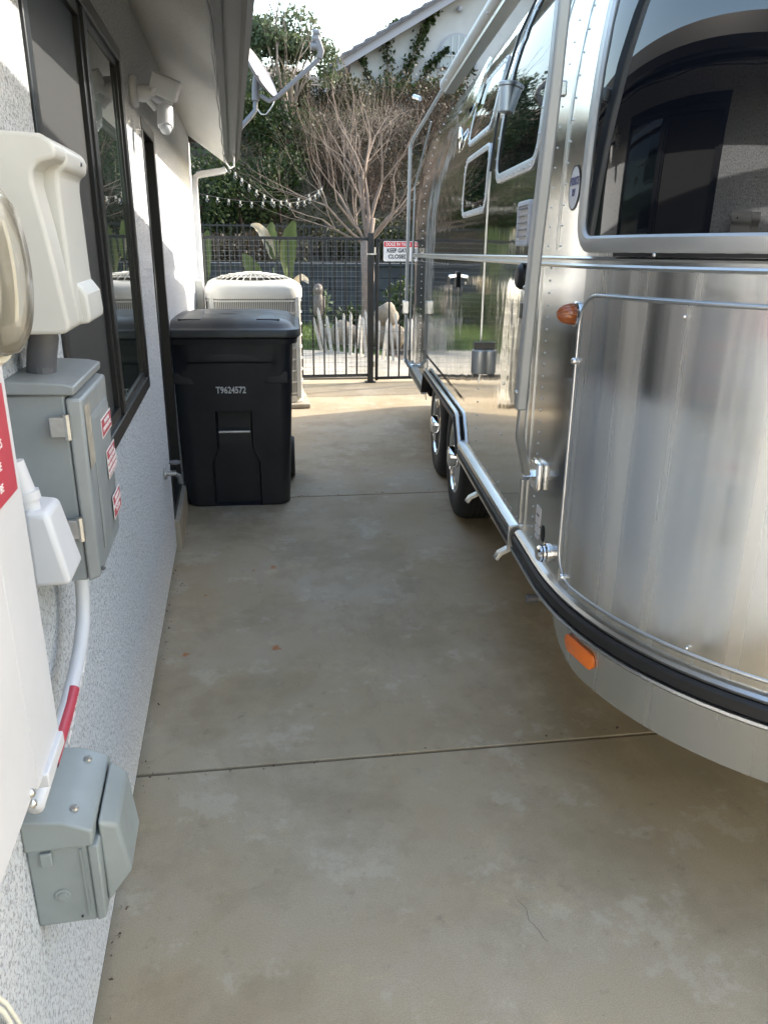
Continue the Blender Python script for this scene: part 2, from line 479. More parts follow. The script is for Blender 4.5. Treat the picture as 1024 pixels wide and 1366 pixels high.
def inst(src, parent, loc, rot=None, scale=None, name=None):
    """copy a part, sharing its mesh; loc in world coordinates"""
    o = src.copy(); COL.objects.link(o)
    org = ORIG[parent.name] if parent is not None else Vector((0, 0, 0))
    o.parent = parent
    o.location = Vector(loc)-org
    if rot is not None: o.rotation_euler = rot
    if scale is not None: o.scale = scale
    ORIG[o.name] = org
    return o

def text(body, size, m, parent, mw, name='lettering', extrude=.0006, bold=0.0, align='CENTER', xs=1.0, local=False):
    """flat lettering as a mesh; mw maps text plane (x right, y up) to world"""
    cu = bpy.data.curves.new(name, 'FONT'); cu.body = body; cu.size = size; cu.extrude = extrude
    cu.align_x = align; cu.align_y = 'CENTER'; cu.offset = bold; cu.resolution_u = 3
    t = bpy.data.objects.new(name, cu)
    COL.objects.link(t)
    dg = bpy.context.evaluated_depsgraph_get(); dg.update()
    me = bpy.data.meshes.new_from_object(t.evaluated_get(dg))
    bpy.data.objects.remove(t)
    me.materials.clear(); me.materials.append(M[m])
    S = Matrix.Diagonal((xs, 1, 1, 1))
    org = ORIG[parent.name] if (parent is not None and not local) else Vector((0, 0, 0))
    me.transform(Matrix.Translation(-org) @ mw @ S)
    o = bpy.data.objects.new(name, me); COL.objects.link(o)
    o.parent = parent
    ORIG[o.name] = org
    return o

def frame_matrix(o, x, y):
    x = Vector(x).normalized(); y = Vector(y).normalized(); z = x.cross(y)
    m = Matrix((x, y, z)).transposed().to_4x4(); m.translation = Vector(o)
    return m

def leaf_mesh(name, pts, size, m, parent=None, aspect=2.0, droop=0.0, seed=1, curl=.15, **tags):
    """many small bent leaves (two quads... kept to one bent pair of triangles) at the given points"""
    r = np.random.RandomState(seed)
    pts = np.asarray(pts, float); n = len(pts)
    org = np.array(ORIG[parent.name]) if parent is not None else np.zeros(3)
    d = r.normal(size=(n, 3)); d[:, 2] -= droop; d /= np.linalg.norm(d, axis=1)[:, None]
    s = r.normal(size=(n, 3)); s -= d*(s*d).sum(1)[:, None]; s /= np.linalg.norm(s, axis=1)[:, None]
    nn = np.cross(d, s)
    L = size*(.6+.8*r.rand(n))[:, None]; W = L/aspect/2
    a = pts; b = pts+d*L*.5+s*W; c = pts+d*L+nn*L*curl; e = pts+d*L*.5-s*W
    v = np.stack([a, b, c, e], 1).reshape(-1, 3)-org
    me = bpy.data.meshes.new(name)
    me.vertices.add(n*4); me.vertices.foreach_set('co', v.ravel())
    me.loops.add(n*4); me.loops.foreach_set('vertex_index', np.arange(n*4, dtype=np.int32))
    me.polygons.add(n); me.polygons.foreach_set('loop_start', np.arange(0, n*4, 4, dtype=np.int32))
    me.polygons.foreach_set('loop_total', np.full(n, 4, dtype=np.int32))
    me.materials.append(M[m]); me.update(calc_edges=True); me.validate()
    o = bpy.data.objects.new(name, me); COL.objects.link(o)
    if parent is not None: o.parent = parent
    ORIG[o.name] = Vector(org)
    for k, val in tags.items(): o[k] = val
    return o

def clump_points(blobs, n, seed, shell=.45, holes=.35, hs=1.2):
    """points filling several ellipsoids, thinned by noise so gaps open"""
    r = np.random.RandomState(seed); out = []
    tot = sum(b[3]*b[4]*b[5] for b in blobs)
    for (x, y, z, a, b_, c) in blobs:
        k = int(n*a*b_*c/tot*2.2)+5
        d = r.normal(size=(k, 3)); d /= np.linalg.norm(d, axis=1)[:, None]
        rad = (shell+(1-shell)*r.rand(k)**.6)
        p = d*rad[:, None]*np.array([a, b_, c])+np.array([x, y, z])
        p += r.normal(size=(k, 3))*.05*min(a, b_, c)
        out.append(p)
    p = np.concatenate(out); r.shuffle(p)
    keep = [q for q in p if mnoise.noise(Vector(q)*hs) > -holes + .35*(r.rand()-.5)]
    return np.array(keep[:n])

# ================================================================ SETTING: ground
MB().box(-40, 60, -40, 13.5, -.30, -.06).build('ground', 'soil', kind='structure')
slope = -.04
drive = thing('driveway', None, None, kind='structure')
js = [-14.9, -12.3, -9.6, -7.0, -4.4, -1.75, .0, 1.975, 4.53, 6.62, 8.13]
js = [-11.2, -8.6, -6.0, -3.35, -.62, 1.975, 4.53, 8.02, 8.62]
MB().box(-.5, 9, -12, 8.7, -.055, -.02).build('joint_filler', 'joint', drive)
for a, b in zip(js[:-1], js[1:]):
    g = .006
    for (x0, x1) in ((-.42, 2.55), (2.56, 6.0)):
        q = [(x0, a+g+slope*x0), (x1, a+g+slope*x1), (x1, b-g+slope*x1), (x0, b-g+slope*x0)]
        MB().prism(q, lambda p, t: (p[0], p[1], t), -.12, 0).build('concrete_slab', 'concrete', drive, bevel=.003)
# shallow expansion groove line near the gate threshold
MB().prism([(-.42, 8.66), (4.5, 8.47), (4.5, 8.56), (-.42, 8.76)], lambda p, t: (p[0], p[1], t), -.05, .018).build('gate_threshold', 'patio', bevel=.004, kind='structure')
# patio beyond the gate, curved edge against the lawn
pp = [(-3, 8.78), (4.5, 8.58), (9, 8.5), (9, 11), (4.5, 10.2), (3.0, 9.9), (2.2, 10.15), (1.6, 10.6), (1.25, 10.95), (.9, 11.0), (.4, 10.8), (-.4, 10.4), (-3, 10.2)]
MB().prism(pp, lambda p, t: (p[0], p[1], t), -.06, -.004).build('patio', 'patio', kind='structure')
MB().prism([(-6, 10.0), (9, 10.0), (9, 14.6), (-6, 14.6)], lambda p, t: (p[0], p[1], t), -.055, -.012).build('lawn', 'grass', kind='structure')
MB().prism([(2.1, 9.9), (2.0, 10.8), (2.6, 12.2), (6, 13.2), (9, 13), (9, 10.0), (4, 9.9)], lambda p, t: (p[0], p[1], t), -.05, -.002).build('planting_bed', 'soil', kind='structure')
# grass blades (nobody could count them)
def lawn_ok(x, y):
    if x > 2.0 and y < 10.8+(x-2)*1.2: return False
    edge = np.interp(x, [-3, -.4, .4, .9, 1.25, 1.6, 2.2, 9], [10.2, 10.4, 10.8, 11.0, 10.95, 10.6, 10.15, 11])
    return y > edge
gp = []
while len(gp) < 14000:
    x, y = nr.uniform(-1, 4.5), nr.uniform(10, 14.4)
    if lawn_ok(x, y): gp.append((x, y, -.012))
leaf_mesh('grass', gp, .06, 'grass', droop=-2.5, aspect=6, seed=3, kind='stuff')

# hill
def hill_z(x, y):
    t = max(0, min(1, (y-15.3)/9.0))
    s = t*t*(3-2*t)
    z = .55 + s*4.35 + .03*max(0, y-24.3)
    z += .35*s*math.sin(x*.35+1) + mnoise.noise(Vector((x*.35, y*.35, 0)))*.5*min(1, t*3)
    z += mnoise.noise(Vector((x*1.5, y*1.5, 3)))*.12
    return z
hv = []; hf = []
nx, ny = 110, 60
for j in range(ny):
    y = 14.75 + 45*(j/(ny-1))**1.6
    for i in range(nx):
        x = -28+76*i/(nx-1)
        hv.append((x, y, hill_z(x, y) if j else -.3))
for j in range(ny-1):
    for i in range(nx-1): hf.append((j*nx+i, j*nx+i+1, (j+1)*nx+i+1, (j+1)*nx+i))
MB().add(hv, hf).build('hill', 'hill', smooth='all', kind='structure')
MB().add([(-400, 59, 5.0), (400, 59, 5.0), (400, 900, 2), (-400, 900, 2)], [(0, 1, 2, 3)]).build('far_terrain', 'hill', kind='structure')

# dark block retaining wall behind the lawn
rw = thing('retaining_wall', 'dark slate grey block retaining wall behind the lawn', 'wall', (1.5, 14.55, 0))
for k in range(26):
    for j in range(5):
        x0 = -5.2 + k*.6 + (.3 if j % 2 else 0)
        c = .0
        if x0 > -2 and x0 < 6:
            MB().box(x0+.006, x0+.594, 14.5+rng.uniform(-.008, .004), 14.7, -.05+j*.21+.004, -.05+(j+1)*.21-.004).build('block', 'wall_screen', rw, bevel=.006, seg=1)
MB().box(-6, 10, 14.52, 14.74, -.1, .99).build('wall_core', 'joint', rw)
MB().box(-6, 10, 14.46, 14.78, 1.0, 1.05).build('coping', 'wall_screen', rw, bevel=.006)

# back fence on the slope
bf = thing('boundary_fence', 'low black metal picket fence along the foot of the hill', 'fence', (1.5, 15.2, 1.0))
MB().box(-3.5, 7.5, 15.19, 15.22, 1.66, 1.69).build('rail', 'black_metal', bf)
MB().box(-3.5, 7.5, 15.19, 15.22, .92, .95).build('rail', 'black_metal', bf)
src = None
for k in range(92):
    x = -3.5+k*.12
    if src is None: src = MB().box(-.009, .009, 15.195-15.2, 15.213-15.2, -.4, .72).build('picket', 'black_metal'); src.parent = bf; src.location = (x-1.5, 0, 0)
    else: inst(src, bf, (x, 15.2, 1.0))
    if k % 20 == 3: MB().box(x+.04, x+.08, 15.185, 15.225, .5, 1.74).build('post', 'black_metal', bf)

# ================================================================ HOUSE (left)
WX = -.355
house = thing('house', 'white stucco house wall with black framed window and grey eave on the left', 'house', (-.355, 3, 0))
def wall_quadcells():
    ys = [-7, 1.72, 3.14, 3.74, 4.33, 8.3]; zs = [.03, .17, .97, 1.995, 2.10, 2.42]
    mb = MB()
    for i in range(5):
        for j in range(5):
            y0, y1, z0, z1 = ys[i], ys[i+1], zs[j], zs[j+1]
            if i == 1 and 2 <= j <= 3: continue                 # window
            if i == 3 and 1 <= j <= 2: continue                 # door
            mb.add([(WX, y0, z0), (WX, y1, z0), (WX, y1, z1), (WX, y0, z1)], [(0, 1, 2, 3)])
    # reveals
    for (y0, y1, z0, z1) in ((1.72, 3.14, .97, 2.10), (3.74, 4.33, .17, 1.995)):
        d = WX-.12
        mb.add([(WX, y0, z0), (WX, y1, z0), (WX, y1, z1), (WX, y0, z1), (d, y0, z0), (d, y1, z0), (d, y1, z1), (d, y0, z1)],
               [(0, 1, 5, 4), (1, 2, 6, 5), (2, 3, 7, 6), (3, 0, 4, 7)])
    mb.add([(WX, 8.3, .03), (-8, 8.3, .03), (-8, 8.3, 2.42), (WX, 8.3, 2.42)], [(0, 1, 2, 3)])
    mb.add([(WX, -7, .03), (-8, -7, .03), (-8, -7, 2.42), (WX, -7, 2.42)], [(0, 1, 2, 3)])
    return mb
w_ = wall_quadcells().build('wall', 'stucco', house)
MB().box(-.5, WX-.006, -7, 8.28, -.05, .03).build('footing', 'joint', house)
MB().box(-.48, -.33, 3.74, 4.33, -.02, .165).build('door_sill', 'patio', house, bevel=.004)
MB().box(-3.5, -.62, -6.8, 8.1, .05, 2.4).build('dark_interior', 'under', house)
# window: outer frame, centre mullion, sliding sashes
def rect_frame(y0, y1, z0, z1, w, x0, x1):
    mb = MB()
    mb.box(x0, x1, y0, y1, z0, z0+w); mb.box(x0, x1, y0, y1, z1-w, z1)
    mb.box(x0, x1, y0, y0+w, z0+w, z1-w); mb.box(x0, x1, y1-w, y1, z0+w, z1-w)
    return mb
wf = rect_frame(1.70, 3.16, .95, 2.12, .045, WX-.07, WX+.007).build('window', 'black_frame', house, bevel=.003)
rect_frame(1.745, 2.42, .995, 2.075, .03, WX-.03, WX-.004).build('screen_sash', 'black_frame', wf, bevel=.002)
MB().box(WX-.022, WX-.018, 1.775, 2.39, 1.025, 2.045).build('insect_screen', 'screen', wf)
rect_frame(2.475, 3.115, .995, 2.075, .022, WX-.04, WX-.004).build('glazed_sash', 'black_frame', wf, bevel=.002)
MB().box(WX-.014, WX-.010, 2.497, 3.093, 1.017, 2.053).build('window_glass', 'win_glass', wf)
MB().box(WX-.03, WX+.004, 2.422, 2.473, .995, 2.075).build('mullion', 'black_frame', wf, bevel=.002)
# door
df = rect_frame(3.745, 4.325, .17, 1.99, .05, WX-.09, WX+.004).build('door', 'black_frame', house, bevel=.003)
MB().box(WX-.07, WX-.05, 3.79, 4.28, .22, 1.94).build('door_glass', 'win_glass', df)
MB().box(WX-.05, WX-.02, 3.79, 4.28, .17, .33).build('door_bottom_rail', 'black_frame', df)
# eave: sloping stucco soffit, fascia, gutter
SX, SZ, GX = -.027, 2.155, .092
mb = MB()
mb.add([(WX, -7, 2.385), (WX, 8.12, 2.385), (SX, 8.12, SZ), (SX, -7, SZ), (WX-.02, -7, 2.40), (WX-.02, 8.12, 2.40), (SX, 8.12, SZ+.02), (SX, -7, SZ+.02)],
       [(0, 1, 2, 3), (4, 5, 6, 7), (0, 1, 5, 4), (1, 2, 6, 5), (3, 0, 4, 7), (2, 3, 7, 6)])
mb.build('soffit', 'soffit', house)
MB().box(SX, SX+.033, -7, 8.14, SZ-.012, SZ+.17).build('fascia', 'fascia', house, bevel=.003)
gprof = [(SX+.030, SZ+.012), (SX+.03, SZ+.12), (SX+.034, SZ+.12), (SX+.036, SZ+.018), (GX-.03, SZ+.018), (GX-.012, SZ+.05), (GX-.004, SZ+.12), (GX+.006, SZ+.122), (GX+.004, SZ+.055), (GX-.018, SZ+.03), (GX-.024, SZ+.010)]
MB().prism(gprof, lambda p, t: (p[0], t, p[1]), -7, 8.16).build('gutter', 'gutter', house)
MB().prism([(GX-.028, SZ+.004), (GX-.028, SZ+.011), (GX-.018, SZ+.022), (GX+.004, SZ+.05), (GX+.012, SZ+.128), (GX+.018, SZ+.128), (GX+.014, SZ+.045), (GX-.012, SZ+.008)],
           lambda p, t: (p[0], t, p[1]), -7, 8.17).build('gutter_lip', 'gutter_dark', house)
# roof: tiles in rows (first courses above the gutter) over a deck
MB().add([(SX, -7, 2.33), (SX, 8.2, 2.33), (-4.5, 8.2, 4.05), (-4.5, -7, 4.05), (-9, 8.2, 2.33), (-9, -7, 2.33)], [(0, 1, 2, 3), (3, 2, 4, 5), (1, 2, 4), (0, 3, 5)]).build('roof', 'roof_tile', house)
# white downspout at the far corner
mb = MB()
mb.bar([(-.03, 8.13, 2.10), (-.06, 8.12, 2.085), (-.27, 7.98, 2.04), (-.305, 7.95, 2.01), (-.315, 7.95, 1.95), (-.315, 7.95, .15), (-.29, 7.95, .07)], .075, .055)
mb.build('downspout', 'white_paint', house, bevel=.008)
# cable clipped along the fascia and white clip at the corner
pts = [(SX-.008+.004*math.sin(k*1.7), -2+k*.25, SZ-.018+.008*math.sin(k*2.1)) for k in range(41)]
MB().tube(pts, .0035, 5).build('eave_cable', 'dark_conduit', house)
MB().tube([(SX-.01, 7.3, SZ+.01), (SX+.01, 7.3, SZ-.06), (SX+.04, 7.35, SZ-.10), (SX+.075, 7.4, SZ-.08), (SX+.08, 7.4, SZ+.0), (SX+.06, 7.4, SZ+.02)], .007, 6).build('gutter_hook', 'white_paint', house, smooth=True)
# hose bib
hb = thing('hose_bib', 'small brass hose bib low on the stucco wall beside the black door', 'faucet', (-.34, 3.45, .5))
MB().lathe([(.028, 0), (.028, .006), (.012, .008), (.012, .05)], (WX+.002, 3.45, .50), 'x', 12).build('flange', 'galv', hb, smooth=True)
MB().tube([(WX+.04, 3.45, .50), (WX+.065, 3.45, .485), (WX+.07, 3.45, .45)], .011, 8).build('spout', 'dark_conduit', hb, smooth=True)
MB().lathe([(.025, 0), (.027, .004), (.025, .01)], (WX+.05, 3.45, .545), 'z', 10).build('handle', 'dark_conduit', hb)

# ================================================================ LEFT WALL EQUIPMENT
# main service panel
sp = thing('service_panel', 'tall white electrical service panel with a red warning label at the left edge', 'electrical panel', (-.31, .6, 1.2))
MB().box(WX, -.277, .10, .965, .875, 1.40).build('cabinet', 'white_paint', sp, bevel=.004)
MB().box(-.277, -.265, .10, .83, .892, 1.395).build('cover', 'white_paint', sp, bevel=.003)
MB().box(-.277, -.269, .84, .962, .872, 1.392).build('side_flange', 'white_paint', sp, bevel=.003)
MB().box(-.277, -.262, .862, .955, .858, .878).build('latch_bracket', 'white_paint', sp, bevel=.002)
MB().box(-.2692, -.2635, .66, .928, 1.235, 1.36).build('warning_label', 'red_label', sp)
for i, (t_, s_) in enumerate((('WARNING', .026), ('ELECTRIC SHOCK HAZARD', .014), ('DO NOT TOUCH TERMINALS', .014), ('TERMINALS ON BOTH LINE', .013), ('AND LOAD SIDES MAY BE', .013))):
    text(t_, s_, 'label_white', sp, frame_matrix((-.2632, .80, 1.345-i*.023), (0, 1, 0), (0, 0, 1)))
for z in (.885, .9):
    MB().sphere((-.266, .80, z), .006, 8, 5).build('latch_screw', 'galv', sp, smooth=True)
# meter with glass dome
me_ = thing('electric_meter', 'round glass domed electric meter mounted above the white service panel', 'meter', (-.265, .80, 1.485))
MB().box(WX, -.272, .10, .93, 1.402, 1.60).build('meter_socket', 'white_paint', me_, bevel=.005)
MY = .80
MB().lathe([(.080, 0), (.088, .003), (.089, .030), (.087, .046), (.083, .052), (.078, .050), (.076, .030), (.076, 0)], (-.272, MY, 1.485), 'x', 44).build('sealing_ring', 'cream', me_, smooth=30)
MB().lathe([(.066, .0), (.066, .034), (.060, .038), (.050, .030), (.001, .030)], (-.268, MY, 1.485), 'x', 32).build('register', 'offwhite', me_, smooth=30)
MB().box(-.2375, -.2365, MY-.03, MY+.03, 1.492, 1.512).build('display', 'lens', me_)
for k_ in range(5): MB().box(-.2374, -.2366, MY-.035, MY+.035, 1.462-k_*.008, 1.4645-k_*.008).build('print_line', 'ink', me_)
MB().lathe([(.0765, 0), (.077, .052), (.074, .062), (.064, .068), (.03, .071), (.001, .072)], (-.268, MY, 1.485), 'x', 44).build('glass_dome', 'meter_glass', me_, smooth='all')
MB().box(-.236, -.222, MY+.080, MY+.094, 1.462, 1.482).build('seal', 'galv', me_, bevel=.003)
# white gateway housing
gh = thing('gateway_housing', 'off white moulded plastic housing with a scooped side above the grey switch', 'enclosure', (-.3, 1.4, 1.37))
hp = [(WX, 1.375), (-.262, 1.375), (-.250, 1.378), (-.2465, 1.39), (-.262, 1.52), (-.272, 1.585), (-.270, 1.602), (-.262, 1.612), (-.238, 1.618), (-.236, 1.628), (-.240, 1.640), (-.256, 1.65), (WX, 1.655)]
hp_far = [(WX, 1.375), (-.262, 1.375), (-.250, 1.378), (-.2465, 1.39), (-.250, 1.46), (-.252, 1.585), (-.250, 1.604), (-.238, 1.612), (-.236, 1.628), (-.240, 1.640), (-.256, 1.65), (WX, 1.655)]
MB().prism(hp_far, lambda p, t: (p[0], t, p[1]), 1.325, 1.50).build('rear_shell', 'offwhite', gh, bevel=.006, seg=3)
MB().prism(hp, lambda p, t: (p[0], t, p[1]), 1.25, 1.3245).build('shell', 'offwhite', gh, bevel=.006, seg=3)
hp2 = [(-.262, 1.377), (-.236, 1.380), (-.234, 1.392), (-.236, 1.425), (-.246, 1.44), (-.262, 1.455)]
MB().prism(hp2, lambda p, t: (p[0], t, p[1]), 1.36, 1.498).build('lower_lip', 'offwhite', gh, bevel=.005, seg=3)
MB().box(-.2375, -.236, 1.44, 1.452, 1.622, 1.628).build('status_light', 'ink', gh)
# flexible conduit between
MB().tube([(-.31, 1.33, 1.39), (-.305, 1.335, 1.36), (-.312, 1.34, 1.335), (-.318, 1.345, 1.305), (-.318, 1.345, 1.29)], .023, 14).build('flexible_conduit', 'dark_conduit', None, smooth='all')
tag(bpy.data.objects['flexible_conduit'], 'short dark flexible conduit between the white housing and grey switch', 'conduit')
# safety switch
gs = thing('safety_switch', 'grey metal disconnect switch box with red warning stickers', 'switch box', (-.3, 1.37, .97))
MB().prism([(WX, .968), (-.268, .968), (-.268, 1.284), (WX, 1.284)], lambda p, t: (p[0], t, p[1]), 1.252, 1.492).build('body', 'grey_box', gs, bevel=.004)
MB().prism([(WX, 1.286), (-.252, 1.283), (-.250, 1.297), (-.27, 1.302), (WX, 1.307)], lambda p, t: (p[0], t, p[1]), 1.244, 1.50).build('rain_cap', 'grey_box', gs, bevel=.003)
MB().hexa([(-.267, 1.248, .966), (-.267, 1.497, .966), (-.267, 1.497, 1.279), (-.267, 1.248, 1.279)],
          [(-.247, 1.254, .972), (-.247, 1.49, .972), (-.243, 1.49, 1.275), (-.243, 1.254, 1.275)]).build('door', 'grey_box', gs, bevel=.005, seg=3)
MB().hexa([(-.246, 1.31, 1.0), (-.246, 1.47, 1.0), (-.2435, 1.47, 1.24), (-.2435, 1.31, 1.24)],
          [(-.242, 1.32, 1.01), (-.242, 1.46, 1.01), (-.2385, 1.46, 1.23), (-.2385, 1.32, 1.23)]).build('door_panel', 'grey_box', gs, bevel=.002)
for z in (1.235, 1.065):
    h = MB().box(-.292, -.262, 1.236, 1.2475, z-.016, z+.016).build('hinge', 'galv', gs, bevel=.002)
    MB().tube([(-.266, 1.240, z-.02), (-.266, 1.240, z+.02)], .006, 8).build('hinge_pin', 'galv', h, smooth=True)
MB().sphere((-.243, 1.262, .985), .004, 6, 4).build('screw', 'dark_conduit', gs)
MB().lathe([(.02, 0), (.02, .012), (.015, .014)], (-.315, 1.34, 1.304), 'z', 14).build('hub', 'dark_conduit', gs)
for (y0, y1, zc, hh, lines) in ((1.365, 1.47, 1.20, .034, ('WARNING', 'PHOTOVOLTAIC')), (1.385, 1.475, 1.13, .052, ('WARNING', 'ELECTRIC SHOCK', 'HAZARD TERMINALS', 'MAY BE ENERGIZED')), (1.395, 1.48, 1.045, .044, ('SOLAR PV', 'AC DISCONNECT', 'SWITCH'))):
    s = MB().box(-.2384, -.2378, y0, y1, zc-hh/2, zc+hh/2).build('sticker', 'label_white', gs)
    MB().box(-.2377, -.2373, y0+.004, y1-.004, zc-hh/2+.003, zc+hh/2-.003).build('red_field', 'red_label', s)
    for i, t_ in enumerate(lines):
        text(t_, .0105, 'label_white', s, frame_matrix((-.2370, (y0+y1)/2, zc+hh/2-.010-i*.011), (0, 1, 0), (0, 0, 1)))
MB().box(-.2428, -.2424, 1.262, 1.305, 1.16, 1.262).build('faded_sticker', 'tan_sticker', gs)
# white conduit fitting in front of the switch
cf = thing('conduit_fitting', 'white moulded conduit fitting between the service panel and the grey switch', 'conduit fitting', (-.29, 1.1, 1.04))
MB().hexa([(-.305, 1.07, 1.04), (-.305, 1.165, 1.04), (-.252, 1.165, 1.042), (-.252, 1.07, 1.042)],
          [(-.305, 1.075, 1.155), (-.305, 1.155, 1.155), (-.272, 1.155, 1.15), (-.272, 1.075, 1.15)]).build('body', 'white_paint', cf, bevel=.008, seg=3)
MB().tube([(-.30, 1.10, 1.14), (-.305, 1.10, 1.175), (-.315, 1.10, 1.22)], .016, 12).build('neck', 'white_paint', cf, smooth=True)
MB().tube([(-.302, 1.10, 1.165), (-.304, 1.10, 1.177)], .019, 12).build('collar', 'white_paint', cf, smooth=True)
# grey pvc conduit sweeping down from the switch
pc = thing('pvc_conduit', 'pale grey conduit bend with a red label sweeping down the stucco wall', 'conduit', (-.3, 1.35, .8))
cpts = [(-.305, 1.368, .966), (-.303, 1.368, .93), (-.305, 1.362, .88), (-.306, 1.345, .845), (-.308, 1.31, .815), (-.31, 1.26, .792), (-.312, 1.18, .773), (-.313, 1.10, .765), (-.313, .95, .76)]
MB().tube(cpts, .0125, 14).build('pipe', 'white_paint', pc, smooth='all')
MB().lathe([(.021, 0), (.021, .016), (.017, .02)], (-.305, 1.368, .95), 'z', 14).build('locknut', 'dark_conduit', pc, smooth=30)
lp = [(-.3112, 1.215, .782), (-.312, 1.18, .773), (-.313, 1.10, .765), (-.313, 1.04, .762)]
MB().tube([Vector(p)+Vector((.0045, -.002, .002)) for p in lp], .0105, 14, cap=False).build('label_wrap', 'red_label', pc, smooth='all')
text('PHOTOVOLTAIC POWER SOURCE', .013, 'label_white', pc, frame_matrix((-.2972, 1.20, .777), (0, 1, .24), (0, -.24, 1)))
# receptacle box at the bottom
rb = thing('receptacle_box', 'grey green metal outlet box with protruding lid low on the stucco wall', 'outlet box', (-.3, 1.1, .5))
MB().box(WX, -.266, 1.003, 1.125, .487, .640).build('body', 'grey_box2', rb, bevel=.004)
MB().prism([(WX, .640), (-.256, .640), (-.254, .668), (-.262, .673), (-.296, .690), (WX, .698)], lambda p, t: (p[0], t, p[1]), .995, 1.18).build('hood', 'grey_box2', rb, bevel=.004, seg=3)
MB().prism([(-.266, .487), (-.252, .492), (-.250, .636), (-.266, .636)], lambda p, t: (p[0], t, p[1]), 1.0, 1.15).build('door_edge', 'grey_box2', rb, bevel=.003)
MB().hexa([(-.2515, 1.02, .50), (-.2515, 1.16, .50), (-.2515, 1.16, .675), (-.2515, 1.02, .662)],
          [(-.212, 1.035, .545), (-.212, 1.15, .545), (-.222, 1.15, .655), (-.224, 1.035, .640)]).build('protruding_lid', 'grey_box2', rb, bevel=.006, seg=3)
for (x, y) in ((-.302, 1.15), (-.302, 1.03)):
    MB().lathe([(.007, 0), (.006, .004), (.001, .005)], (x+.018, y, .6845), 'z', 10).build('screw', 'galv', rb)
k = MB()
k.lathe([(.0125, 0), (.0125, -.0012), (.0105, -.0016)], (-.312, 1.0025, .545), 'y', 20).build('knockout', 'grey_box2', rb)
MB().lathe([(.007, 0), (.007, -.0028), (.006, -.003)], (-.312, 1.002, .545), 'y', 16).build('knockout_centre', 'grey_box2', rb)
MB().box(-.278, -.275, 1.0005, 1.0025, .50, .632).build('seam', 'grey_box2', rb)
MB().box(-.335, -.318, .996, 1.002, .610, .634).build('tab', 'grey_box2', rb, bevel=.002)
for (x, z) in ((-.302, .652), (-.288, .50)):
    MB().sphere((x, .997 if z > .6 else 1.001, z), .0022, 6, 4).build('screw_hole', 'ink', rb)
# beige cables bottom left
for i in range(2):
    o = MB().tube([(-.345, .70-i*.01, .74), (-.346, .76-i*.01, .66), (-.346, .815-i*.012, .56), (-.347, .85-i*.014, .47), (-.347, .87-i*.015, .36), (-.347, .87-i*.015, .04)], .0032, 7).build('cable', 'cream', None, smooth='all')
    tag(o, ('beige cable running down the white wall under the panel, outer strand', 'beige cable running down the white wall under the panel, inner strand')[i], 'cable', 'beige cables on the wall')

# security light on the wall
se = thing('security_light', 'white motion floodlight with camera mounted on the wall under the eave', 'security light', (-.35, 3.5, 2.02))
MB().lathe([(.052, 0), (.056, .006), (.056, .018), (.048, .026), (.02, .028)], (WX, 3.46, 2.035), 'x', 28).build('base_plate', 'white_paint', se, smooth=30)
MB().lathe([(.03, 0), (.032, .03), (.022, .05)], (WX+.026, 3.46, 2.03), 'x', 16).build('hub', 'white_paint', se, smooth=30)
MB().tube([(WX+.05, 3.46, 2.03), (WX+.08, 3.46, 2.035), (WX+.095, 3.46, 2.05)], .016, 10).build('arm', 'white_paint', se, smooth=True)
def rotbox(c, dx, dy, dz, rx, ry, rz): return Matrix.Translation(c) @ Matrix.Rotation(rz, 4, 'Z') @ Matrix.Rotation(ry, 4, 'Y') @ Matrix.Rotation(rx, 4, 'X')
for (c, ry, rz) in (((-.228, 3.46, 2.055), math.radians(22), math.radians(-8)), ((-.25, 3.66, 2.06), math.radians(15), math.radians(55))):
    m = rotbox(c, 0, 0, 0, math.radians(12), ry, rz)
    h = MB().box(-.055, .055, -.018, .03, -.038, .038, m).build('lamp_head', 'white_paint', se, bevel=.006, seg=3)
    MB().box(-.046, .046, -.0205, -.0185, -.029, .029, m).build('lamp_lens', 'lens', h)
m = rotbox((-.232, 3.46, 1.955), 0, 0, 0, math.radians(-25), math.radians(8), math.radians(15))
q = MB().lathe([(.026, -.052), (.03, -.046), (.031, .03), (.026, .036), (.001, .037)], (0, 0, 0), 'z', 20)
q.v = [m @ Vector(p) for p in q.v]; q.build('camera_body', 'white_paint', se, smooth=30)
q = MB().sphere((0, -.004, -.058), .022, 14, 8); q.v = [m @ Vector(p) for p in q.v]; q.build('sensor_dome', 'lens', se, smooth='all')
MB().tube([(WX+.06, 3.46, 2.01), (-.265, 3.46, 1.975)], .011, 8).build('camera_arm', 'white_paint', se, smooth=True)

# small ac disconnect at the corner
ab = thing('ac_disconnect', 'small pale grey disconnect box on the wall behind the air conditioner', 'switch box', (-.33, 7.6, .9))
MB().box(WX, -.285, 7.55, 7.66, .86, 1.12).build('case', 'ac_white', ab, bevel=.004)
MB().tube([(-.315, 7.6, .86), (-.31, 7.6, .7), (-.30, 7.6, .45), (-.27, 7.55, .38)], .012, 8).build('whip', 'dark_conduit', ab, smooth=True)

